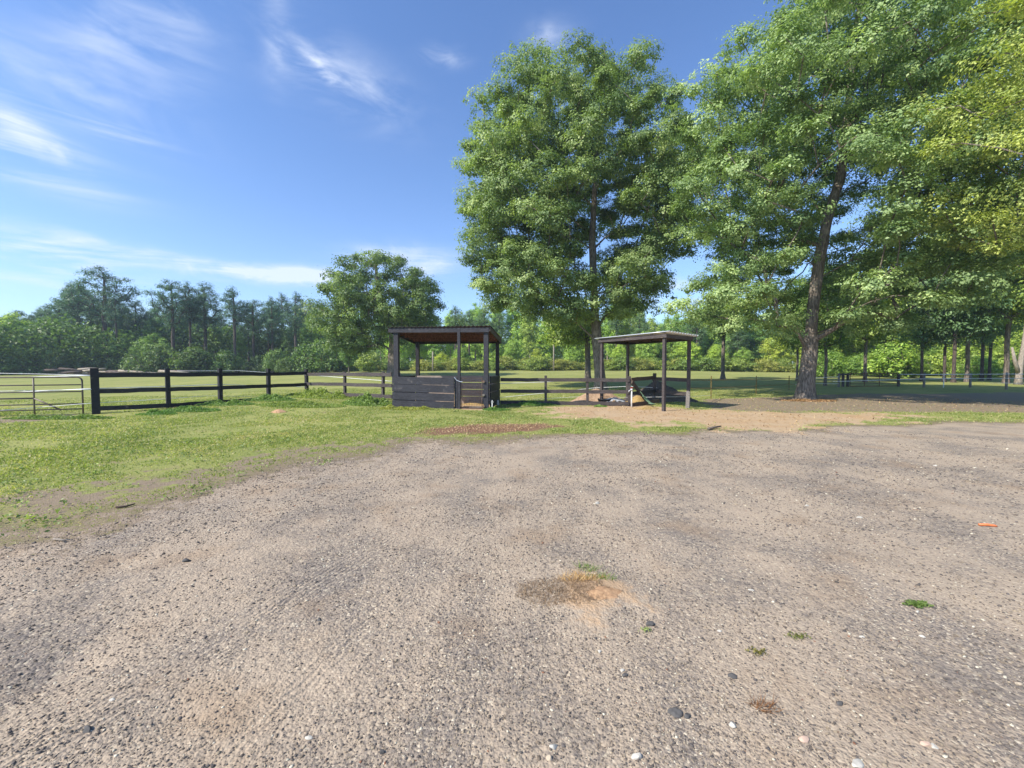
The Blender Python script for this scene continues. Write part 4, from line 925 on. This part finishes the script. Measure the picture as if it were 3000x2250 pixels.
# green plastic scoop rake leaning on the hurdle
p = Vector((*gxy(1895, 15.9), .08)); root = empty('rake', p, 'green plastic fork head leaning against the broken hurdle', 'rake')
mb = MB(p)
for k in range(9):
    f = (k-4)/4; mb.tube([p+Vector((-.16, 0, .36)), p+Vector((-.05+f*.05, -.05, .22)), p+Vector((.10+.04*f, -.10, .06)), p+Vector((.16+f*.13, -.14, .02-.0*f))], .012, 5)
mb.beam(p+Vector((-.16, -.05, .32)), p+Vector((-.02, -.06, .26)), .16, .03); mb.build('tines', M_GREENP, root)
mb = MB(p); mb.tube([p+Vector((-.12, 0, .33)), p+Vector((-.24, .04, .50))], .016, 8); mb.build('handle', M_GREENP, root)
# crumpled sheet on a rubber tub
p = Vector((*gxy(1800, 16.25), .14)); V_, F_ = [], []; nn = 26
for i in range(nn):
    for j in range(nn): u_, v_ = i/(nn-1)*2-1, j/(nn-1)*2-1; V_.append((u_*.42*(1-.15*v_*v_), v_*.22, .20*math.exp(-1.4*u_*u_-1.0*v_*v_)))
V_ = np.array(V_); V_[:, 2] += .16*fbm(V_[:, 0], V_[:, 1], 7, 3)+.05*fbm(V_[:, 0], V_[:, 1], 20, 2)
F_ = [(i*nn+j, (i+1)*nn+j, (i+1)*nn+j+1, i*nn+j+1) for i in range(nn-1) for j in range(nn-1)]
o = link_mesh('plastic_sheet', np_mesh('plastic_sheet', V_, F_, 4), M_SHEET); o.location = p; sm = o.modifiers.new('thick', 'SOLIDIFY'); sm.thickness = .006
tag(o, 'crumpled grey and white plastic sheet lying on the sand behind the bottom board', 'plastic sheet')
p = Vector((*gxy(1772, 16.32), .0)); root = empty('feed_tub', p, 'black rubber feed tub half buried at the foot of the sand pile', 'tub')
mb = MB(p); N = 28; prof_ = [(.20, .0), (.27, .22), (.285, .22), (.285, .24), (.255, .235), (.19, .03), (.001, .03)]
b0_ = len(mb.v)
for rr_, zz_ in prof_:
    for k in range(N): a = 6.2832*k/N; mb.v.append(Vector((rr_*math.cos(a), rr_*math.sin(a), zz_+.02)))
for i in range(len(prof_)-1):
    for k in range(N): mb.f.append([i*N+k, i*N+(k+1) % N, (i+1)*N+(k+1) % N, (i+1)*N+k])
mb.build('tub', M_RUBBER, root, smooth=True)
mb = MB(p); mb.tube([p+Vector((-.28, 0, .26)), p+Vector((-.15, -.05, .36)), p+Vector((.15, -.05, .36)), p+Vector((.28, 0, .26))], .008, 6); mb.build('handle', M_WIRE, root)
# short white stake and concrete block beside the dark shed
p = Vector((*gxy(1441, 14.6), 0)); mb = MB(p); mb.beam(p+Vector((0, 0, -.1)), p+Vector((.01, 0, .33)), .035, .02); mb.beam(p+Vector((-.03, 0, .27)), p+Vector((.05, 0, .27)), .02, .03)
tag(mb.build('stake', M_PVC), 'short white stake in the grass at the dark shed\'s near right corner', 'stake')
p = Vector((*gxy(1452, 16.2), .10)); mb = MB(p); mb.beam(p+Vector((-.10, 0, 0)), p+Vector((.12, .05, .02)), .2, .2, seg=3, wob=.015); tag(mb.build('concrete_block', M_CONC, bevel=.02), 'pale concrete block by the dark shed\'s rear right post', 'block')

# ------------------------------------------------------------------ pipe gates and wire fences
def pipe_gate(name, label, P0, P1, hgt, bars, verts, mat, rad=.024, diag=None, corner=.12, z0=0.1, zz=None):
    P0, P1 = Vector(P0), Vector(P1); o = Vector((P0.x, P0.y, P0.z)); root = empty(name, o, label, 'gate'); d = P1-P0
    def pt(f, z): return P0+d*f+Vector((0, 0, z))
    mb = MB(o); n = 5; L = d.length; c = corner/L; H = z0+hgt; ptsf = [pt(0, z0), pt(0, H-corner)]
    for k in range(1, n+1): a = k/n*math.pi/2; ptsf.append(pt(c*(1-math.cos(a)), H-corner+corner*math.sin(a)))
    for k in range(0, n+1): a = k/n*math.pi/2; ptsf.append(pt(1-c*(1-math.sin(a)), H-corner+corner*math.cos(a)))
    ptsf += [pt(1, z0), pt(0, z0)]; mb.tube(ptsf, rad, 10); mb.build('frame', mat, root, smooth=True)
    for z in bars: mb = MB(o); mb.tube([pt(0, z0+z*hgt), pt(.5, z0+z*hgt-.006), pt(1, z0+z*hgt)], rad*.8, 8); mb.build('bar', mat, root, smooth=True)
    for f in verts: mb = MB(o); mb.tube([pt(f, z0-.0), pt(f, H)], rad*.9, 8); mb.build('upright', mat, root, smooth=True)
    if diag:
        for (f0, a, f1, b_) in diag: mb = MB(o); mb.tube([pt(f0, z0+a*hgt), pt(f1, z0+b_*hgt)], rad, 8); mb.build('brace', mat, root, smooth=True)
    return root
p1 = gp(240, 12.7); p0 = gp(-420, 11.1); p1.z = 0; p0.z = 0
pipe_gate('pipe_gate', 'weathered metal pipe gate at the left edge, strung with white tape', p1, p0, 1.17, (.16, .30, .62, .80), (.24, .5, .76), M_GATE, .023, [(.24, .46, .11, .14), (.76, .46, .89, .14), (.24, .46, .76, .46)], z0=.02)
def tape(label, pts, rad=.011, mat=None, name='fence_tape', cat='fence tape', n=8, sag=.0, group=None):
    P = [Vector(p) for p in pts]; Q_ = []
    for i in range(len(P)-1):
        for s in range(n): f = s/n; q_ = P[i].lerp(P[i+1], f); q_.z -= sag*4*f*(1-f); Q_.append(q_)
    Q_.append(P[-1]); mb = MB(P[0]); mb.tube(Q_, rad, 6); return tag(mb.build(name, mat or M_TAPE, smooth=True), label, cat, group)
tape('thick white tape from the left edge to the top of the big black post', [at(-260, 1109, 12.4), at(0, 1107, 12.5), at(268, 1100, 12.62)], .017)
tape('thin upper wire from the left edge to the big black post', [at(-260, 1092, 12.4), at(0, 1093.5, 12.5), at(268, 1099, 12.66)], .008)
tape('white tape across the middle of the pipe gate and along the middle boards', [at(-260, 1158, 12.3), at(0, 1151.5, 12.45), at(270, 1138.5, 12.60), at(492, 1132, 14.1), at(644, 1126, 15.5), at(760, 1130, 18.5), at(905, 1134, 21)], .015)
tape('second white strand close above the middle one on the pipe gate', [at(-260, 1152, 12.1), at(0, 1146, 12.2), at(268, 1141, 12.55)], .009)
tape('lowest white strand running from the pipe gate along the black fence', [at(-260, 1210, 12.0), at(0, 1202, 12.2), at(270, 1181, 12.60), at(492, 1168.5, 14.1), at(600, 1160, 15.3), at(760, 1161, 18), at(890, 1164, 20)], .009)
tape('white tape sloping down behind the fence to the dark shed', [at(520, 1087, 16), at(700, 1086, 18), at(960, 1103, 20), at(1147, 1117, 17.8)], .012)
tape('long white tape behind the fence right of the dark shed', [at(1462, 1124, 18.2), at(1600, 1119, 18.6), at(1700, 1114, 19), at(1835, 1108, 19.5)], .013)
tape('slack white tape crossing the sand pile below the middle board', [at(1462, 1165, 18.8), at(1650, 1146, 18.8), at(1745, 1136, 18.8), at(1845, 1132, 18.4), at(1925, 1136, 17.6)], .010)
tape('thin low wire through the grass beneath the open shed', [at(1560, 1170, 17.0), at(1700, 1162, 17.4), at(1850, 1164, 17.4), at(2013, 1162, 16.2), at(2084, 1158, 19.8)], .006)
# rusty pipe fence right of the open shed
PT = [(2020, 15.4, 1194, 0), (2084, 19.8, 1170, 1), (2216, 23.5, 1152, 1), (2312, 26.5, 1146, 1), (2352, 28.5, 1142, 1)]
root = empty('wire_fence', gp(2084, 19.8), 'two-rail yellow-brown rusty pipe fence between the open shed and the leaning oak', 'fence'); O3 = root.location.copy()
tops = {2020: (1113, 1137), 2084: (1113.5, 1137), 2216: (1112, 1131), 2312: (1108.5, 1126.5), 2352: (1109, 1125)}
for px, Y, _, on in PT:
    if on:
        g_ = gp(px, Y); mb = MB(O3); mb.beam(g_-Vector((0, 0, .2)), Vector((g_.x, g_.y, at(px, 1101, Y).z)), .035, .035); mb.build('post', M_RUSTP, root)
for r_i in (0, 1):
    for i in range(len(PT)-1):
        a, b_ = PT[i], PT[i+1]; mb = MB(O3); mb.tube([at(a[0], tops[a[0]][r_i], a[1]), at(b_[0], tops[b_[0]][r_i], b_[1])], .020, 6); mb.build('rail', M_RUSTP, root)
# timber gate posts and red gate
def tpost(px, Y, top, w_, mat, label, name='fence_post', rnd=True):
    g_ = gp(px, Y); mb = MB(g_)
    if rnd: mb.tube([g_-Vector((0, 0, .3)), Vector((g_.x+.01, g_.y, at(px, top, Y).z))], [w_*.55, w_*.5], 10)
    else: mb.beam(g_-Vector((0, 0, .3)), Vector((g_.x, g_.y, at(px, top, Y).z)), w_, w_)
    return tag(mb.build(name, mat, smooth=False), label, 'post')
GY = 30
root = empty('gate_brace', gp(2475, GY), 'dark timber brace of two posts and a top beam left of the red gate', 'gate post'); OB = root.location.copy()
for px in (2470, 2484):
    g_ = gp(px, GY); mb = MB(OB); mb.tube([g_-Vector((0, 0, .3)), Vector((g_.x, g_.y, at(px, 1093, GY).z))], .085, 10); mb.build('post', M_BROWNB, root)
mb = MB(OB); mb.tube([at(2460, 1097.5, GY), at(2489, 1097, GY)], .06, 8); mb.build('beam', M_BROWNB, root)
tpost(2457.5, GY-.6, 1094, .13, M_GREYP, 'pale timber post just left of the dark gate brace')
tpost(2633, GY, 1096, .14, M_BROWNB, 'dark timber post at the right end of the red gate')
p0 = gp(2491, GY); p1 = gp(2629, GY+.3); pipe_gate('pipe_gate', 'rusty red five-bar pipe gate in the right-hand fence', p0, p1, .92, (.2, .4, .6, .8), (.30, .62), M_REDG, .022, z0=.03)
for px, top, lb, m in ((2707.5, 1092, 'grey timber post, first right of the red gate', M_GREYP), (2765, 1094, 'thin white post, second right of the red gate', M_PVC), (2843, 1093, 'short stubby post, third right of the red gate', M_GREYP), (2949, 1091, 'post with white insulators near the right edge', M_GREYP)):
    tpost(px, GY-1 if px < 2900 else 27, top, .13 if m is M_GREYP else .05, m, lb)
tape('top white tape of the fence right of the red gate', [at(2633, 1096.5, 29.8), at(2707, 1097, 28.8), at(2843, 1096.5, 28.6), at(2949, 1096, 26.8), at(3100, 1096, 25)], .024)
tape('lower white tape of the fence right of the red gate', [at(2440, 1118, 29), at(2633, 1112, 29.6), at(2707, 1110, 28.8), at(2843, 1109, 28.6), at(2949, 1108.5, 26.8), at(3100, 1108, 25)], .019)
tape('third white tape at the bottom right of the far fence', [at(2900, 1122, 27.5), at(2949, 1122.5, 26.8), at(3100, 1124, 25)], .015)
tape('white strand between the leaning oak trunk and the pale gate post', [at(2330, 1108, 26.5), at(2380, 1107, 27.5), at(2457, 1104, 29.2)], .016)
tape('lower white strand between the leaning oak trunk and the pale gate post', [at(2330, 1126, 26), at(2380, 1124, 27), at(2457, 1124, 29)], .010)
# slim utility poles in the wood edge
for px, Y, top, lb in ((1268, 66, 1030, 'short grey dead stem standing at the wood edge behind the dark shed'), (1622, 66, 985, 'tall thin pole at the wood edge left of the tall oak trunk')):
    g_ = gp(px, Y); mb = MB(g_); mb.tube([g_-Vector((0, 0, .2)), Vector((g_.x, Y, at(px, top, Y).z))], [.13, .09], 8); tag(mb.build('pole', M_BARKL, smooth=True), lb, 'pole')
# thin overhead wires seen under the silver roof
# log heap at the left tree line
random.seed(9)
for i in range(16):
    px = random.uniform(150, 290) if i < 9 else random.uniform(270, 520); Y = random.uniform(63, 66); z = random.uniform(.15, 1.2 if i < 9 else .7)
    g_ = gp(px, Y); L = random.uniform(3, 7); a = random.uniform(-.15, .15); dz = random.uniform(-.25, .25); mb = MB(g_)
    mb.tube([g_+Vector((-L/2, -a*L, z-dz)), g_+Vector((0, 0, z+.05)), g_+Vector((L/2, a*L, z+dz))], [random.uniform(.14, .22), .17, .12], 8)
    tag(mb.build('log', M_BARKL if i % 3 == 0 else M_BARKP, smooth=True), 'felled log in the brush heap at the foot of the left tree line', 'log', 'felled logs in the brush heap')

# ------------------------------------------------------------------ weeds
def weed(name, px, Y, rx, ry, h, n, leaf, col, label, mat=None, cat='weeds', pos=None):
    cx, cy = pos if pos else xy(px, Y); a = rng.uniform(0, 6.283, n); r = rng.random(n)**.6
    if pos: r = r*(.45+.75*np.abs(np.sin(a*2.5+px))**.7); n = len(r)
    x = cx+np.cos(a)*r*rx; y = cy+np.sin(a)*r*ry
    lump = np.clip(.6+3.2*fbm(x, y, 3.2, 4), .05, 1.9); z0 = surf(cx, cy)[0]; z = surf(x, y)+rng.random(n)**.7*h*.62*(1-r**2.2)*lump+.01
    P, Fq = leaf_cards(np.stack([x-cx, y-cy, z-z0], -1), np.full(n, leaf*1.35), .45, .2)
    o = link_mesh(name, np_mesh(name, P, Fq, 4, {'v': np.repeat(np.clip(rng.normal(.5, .2, n), 0, 1), 4)}), mat or M_WEED); o.location = (cx, cy, z0); o.color = col; return tag(o, label, cat)
G1 = (1, 1, 1, 1)
weed('weed_patch', 1080, 15.6, 1.0, .7, .50, 9000, .055, (.9, 1, .9, 1), 'dense dark green weed clump against the dark shed\'s left corner')
weed('weed_patch', 1190, 14.4, .95, .4, .26, 6500, .05, (1.4, 1.15, .8, 1), 'yellow-green weeds in front of the dark shed\'s board wall')
weed('weed_patch', 960, 17.4, 1.9, .8, .42, 10000, .06, (1.2, 1.15, .9, 1), 'broad light green weed bank at the fence corner')
weed('weed_patch', 790, 15.9, 1.0, .5, .28, 6000, .055, (.85, 1, .9, 1), 'low weeds at the foot of the fourth black post')
weed('weed_patch', 655, 14.6, 1.1, .35, .22, 5000, .05, (.8, .95, .9, 1), 'low weeds at the foot of the third black post')
weed('weed_patch', 560, 13.2, .9, .4, .20, 5000, .05, (.7, .9, .8, 1), 'dark low weeds between the second and third black posts')
weed('weed_patch', 455, 12.4, .6, .25, .22, 4500, .045, (.6, .85, .7, 1), 'small dark green nettle-like clump right of the big black post')
weed('weed_patch', 880, 14.6, 1.6, .6, .18, 6000, .05, (1.05, 1.05, .9, 1), 'flat spread of weeds on the lawn before the fence corner')
weed('weed_patch', 170, 11.6, 1.6, .25, .16, 4000, .05, (.8, .9, .8, 1), 'grass and weeds growing under the pipe gate')
weed('weed_patch', 1560, 16.2, 1.0, .3, .20, 4000, .05, (.6, .85, .6, 1), 'shaded grass tufts under the dark fence right of the shed')
weed('weed_patch', 1455, 14.3, .5, .3, .20, 2500, .045, (.6, .85, .6, 1), 'green tuft at the dark shed\'s near right corner')
weed('weed_patch', 1760, 15.6, .25, .1, .12, 700, .05, (.9, 1.1, .9, 1), 'little green weed at the foot of the boards before the sand pile')
weed('weed_patch', 2370, 18.6, 1.2, .6, .12, 2500, .07, (.8, .7, .6, 1), 'leaf litter and seedlings round the foot of the leaning oak', M_STRAWS)
weed('weed_tuft', 0, 0, .075, .035, .02, 420, .011, (.55, .65, .5, 1), 'small bright green weed in the gravel beside a white stone', pos=gpix(2687, 1772))
weed('weed_tuft', 0, 0, .06, .03, .012, 110, .010, (.7, .6, .5, 1), 'faint olive weed left of the bright green weed', pos=gpix(2335, 1865))
weed('weed_tuft', 0, 0, .05, .03, .012, 90, .010, (.7, .5, .35, 1), 'tiny brownish weed below the faint olive weed', pos=gpix(2218, 1912))
weed('weed_tuft', 0, 0, .03, .02, .012, 40, .010, G1, 'tiny green sprig in the gravel below the orange sand', pos=gpix(1890, 1850))
def tuft(name, pos, rx, ry, n, L, wd, col, label, mat, lean=1.6, cat='weeds'):
    a = rng.uniform(0, 6.283, n); r = rng.random(n)**.6; x = pos[0]+np.cos(a)*r*rx; y = pos[1]+np.sin(a)*r*ry
    P, Fq = blades(x, y, rng.uniform(.15, .5, n)*L, np.full(n, wd), 4.0*lean/1.6); z0 = surf(*pos)[0]; P = P-np.array([pos[0], pos[1], z0])
    o = link_mesh(name, np_mesh(name, P, Fq, 3, {'v': np.repeat(rng.random(n), 3)}), mat); o.location = (pos[0], pos[1], z0); o.color = col; return tag(o, label, cat)
tuft('dry_weed', gpix(1650, 1735), .30, .17, 2200, .05, .0045, G1, 'sprawling dry brown weed beside the orange sand patch', M_DRY)
tuft('dry_weed', gpix(1700, 1700), .15, .07, 300, .09, .0035, (1.2, 1.1, .8, 1), 'straw-coloured dead stems above the sprawling dry weed', M_STRAWS)
tuft('grass_tuft', gpix(1718, 1668), .07, .05, 110, .07, .005, (.6, .8, .6, 1), 'green grass tuft above the orange sand patch', M_GRASS)
tuft('grass_tuft', gpix(1765, 1700), .10, .04, 120, .06, .005, (.65, .85, .6, 1), 'green grass tuft on the upper edge of the orange sand', M_GRASS)
tuft('grass_tuft', gpix(2240, 2075), .05, .025, 120, .06, .004, (.9, .65, .45, 1), 'rusty dead tuft near the bottom of the gravel', M_DRY)
# ------------------------------------------------------------------ single stones and sticks
def rock(px, py, w_, h_, col, label, flat=.5, mat=None, seed=0):
    x, y = gpix(px, py); rs = np.random.default_rng(seed+int(px)); v, f = ico(); v = list(map(tuple, v)); f = [tuple(q) for q in f]
    for _ in range(2):
        cache = {}; nf = []
        def mid(a, b):
            k = (min(a, b), max(a, b))
            if k not in cache: m = np.array(v[a])+np.array(v[b]); v.append(tuple(m/np.linalg.norm(m))); cache[k] = len(v)-1
            return cache[k]
        for a, b, c in f: ab_, bc, ca = mid(a, b), mid(b, c), mid(c, a); nf += [(a, ab_, ca), (b, bc, ab_), (c, ca, bc), (ab_, bc, ca)]
        f = nf
    A = np.array(v)
    for _ in range(7):                                                     # chip flat faces off the ball
        n_ = rs.normal(0, 1, 3); n_ /= np.linalg.norm(n_); d_ = A@n_; lim = rs.uniform(.55, .8); A -= np.outer(np.maximum(0, d_-lim), n_)
    A *= np.array([w_, w_*rs.uniform(.55, .8), h_]); A += rs.normal(0, .02*w_, A.shape); th = rs.uniform(-.6, .6); A[:, :2] = A[:, :2]@np.array([[math.cos(th), -math.sin(th)], [math.sin(th), math.cos(th)]])
    z = surf(x, y)[0]; o = link_mesh('stone', np_mesh('stone', A, f, 3), mat or ROCKM[col]); o.location = (x, y, z+h_*.12); return tag(o, label, 'stone')
ROCKM = {'white': plain('white_stone', (.52, .49, .42), .8, .3, .25, 60), 'pink': plain('pinkish_stone', (.56, .40, .30), .85, .3, .2, 50), 'dark': plain('dark_stone', (.11, .105, .10), .9, .2, .35, 60), 'tan': plain('tan_stone', (.45, .37, .27), .85, .3, .2, 60)}
for px, py, w_, h_, c, lb in (
    (547, 1644, .030, .022, 'dark', 'fist-sized dark lump of asphalt alone on the left side of the driveway'),
    (935, 1815, .020, .012, 'dark', 'small dark stone in the wheel tracks'),
    (255, 2140, .022, .016, 'dark', 'dark stone in the hollow at the bottom left'),
    (1118, 2205, .014, .010, 'dark', 'dark pebble at the bottom left of centre'),
    (1905, 1832, .026, .018, 'dark', 'dark rough stone just below right of the orange sand'),
    (1975, 2090, .034, .018, 'dark', 'broad grey asphalt lump in the lower right centre'),
    (2012, 2100, .016, .014, 'dark', 'black rounded stone touching the broad asphalt lump'),
    (1832, 1980, .018, .010, 'dark', 'flat dark stone next to a white chip'),
    (1823, 1966, .014, .007, 'white', 'white chip next to the flat dark stone'),
    (2145, 1980, .028, .008, 'dark', 'flat grey slab of asphalt in the gravel'),
    (2462, 2062, .020, .010, 'dark', 'dark oval stone at the lower right'),
    (2355, 2168, .024, .012, 'pink', 'salmon-pink oval stone at the lower right'),
    (2710, 2178, .020, .010, 'pink', 'pinkish flat stone near the bottom right'),
    (2737, 2186, .016, .006, 'white', 'white sliver touching the pinkish flat stone'),
    (2512, 2238, .030, .010, 'white', 'large white stone cut by the bottom edge'),
    (1865, 2222, .022, .014, 'white', 'white angular stone by the bottom edge right of centre'),
    (1622, 2190, .018, .012, 'white', 'whitish stone at the bottom edge centre'),
    (1610, 2222, .014, .010, 'tan', 'cream stone below the whitish stone at the bottom edge'),
    (2145, 2127, .018, .011, 'white', 'white blocky stone above the pink stone'),
    (2688, 1791, .015, .009, 'white', 'white stone touching the bright green weed'),
    (2108, 1849, .015, .006, 'white', 'white oval pebble right of the orange sand'),
    (2524, 1866, .017, .006, 'white', 'white flat stone left of the brown stain'),
    (2702, 1864, .015, .006, 'white', 'second white flat stone at the right'),
    (1750, 1476, .028, .022, 'white', 'pale upright stone alone in the middle of the driveway'),
    (2518, 1517, .030, .010, 'white', 'flat white stone in the driveway on the right'),
    (2363, 1482, .026, .010, 'white', 'flat white stone farther up the driveway'),
    (2740, 1365, .030, .016, 'white', 'small white stone far up the driveway on the right'),
    (1757, 1909, .014, .007, 'white', 'white round pebble left of centre bottom'),
    (1668, 1977, .012, .008, 'tan', 'square cream pebble in the gravel'),
    (905, 2160, .018, .004, 'white', 'curved white shell-like chip at the lower left'),
    (330, 2048, .012, .006, 'white', 'white chip above the bottom-left hollow'),
    (2200, 1728, .018, .007, 'white', 'white pebble above right of the orange sand'),
    (2985, 2003, .016, .007, 'tan', 'cream pebble at the right edge')):
    rock(px, py, w_, h_, c, lb)
x, y = gpix(2893, 1542); z = surf(x, y)[0]; mb = MB((x, y, z)); mb.tube([Vector((x-.065, y+.012, z+.012)), Vector((x, y, z+.014)), Vector((x+.05, y-.012, z+.010)), Vector((x+.066, y-.018, z+.008))], [.009, .011, .010, .005], 8)
tag(mb.build('plastic_peg', M_ORANGE, smooth=True), 'bright orange plastic stick lying on the driveway at the right', 'peg')
def stick(pts, rad, mat, label):
    P = [Vector((*gpix(*p), 0)) for p in pts]
    for q in P: q.z = surf(q.x, q.y)[0]+rad*1.3
    mb = MB(P[0]); mb.tube(P, [rad, rad*.8, rad*.5][:len(P)], 6); tag(mb.build('stick', mat, smooth=True), label, 'stick')
stick([(340, 1490), (370, 1487), (395, 1480)], .012, M_OLDB, 'brown twig on the fading grass edge at the left')
stick([(158, 1583), (185, 1586), (205, 1584)], .010, M_BARKL, 'pale stick on the dirt near the left edge')
stick([(2075, 1261), (2095, 1256), (2112, 1253)], .030, M_BARK, 'dark branch lying on the grass strip in front of the open shed')
stick([(2385, 2190), (2402, 2196), (2418, 2202)], .003, M_STRAWS if False else M_BARKL, 'thin straw beside the salmon-pink stone')

# ------------------------------------------------------------------ thin blue air over the paddock
mb = MB((0, 0, 0)); mb.box8([(-170, -20, -1.5), (170, -20, -1.5), (170, 130, -1.5), (-170, 130, -1.5), (-170, -20, 32), (170, -20, 32), (170, 130, 32), (-170, 130, 32)])
hm = bpy.data.materials.new('haze_air'); hm.use_nodes = True; th = NT(hm.node_tree); th.n.clear()
pv = th.new('ShaderNodeVolumePrincipled'); pv.inputs['Color'].default_value = (.70, .85, 1, 1); pv.inputs['Density'].default_value = .0006; pv.inputs['Anisotropy'].default_value = .1
th.l.new(pv.outputs[0], th.new('ShaderNodeOutputMaterial').inputs['Volume'])
tag(mb.build('haze', hm), 'thin bluish air softening the far trees', 'haze', kind='stuff')
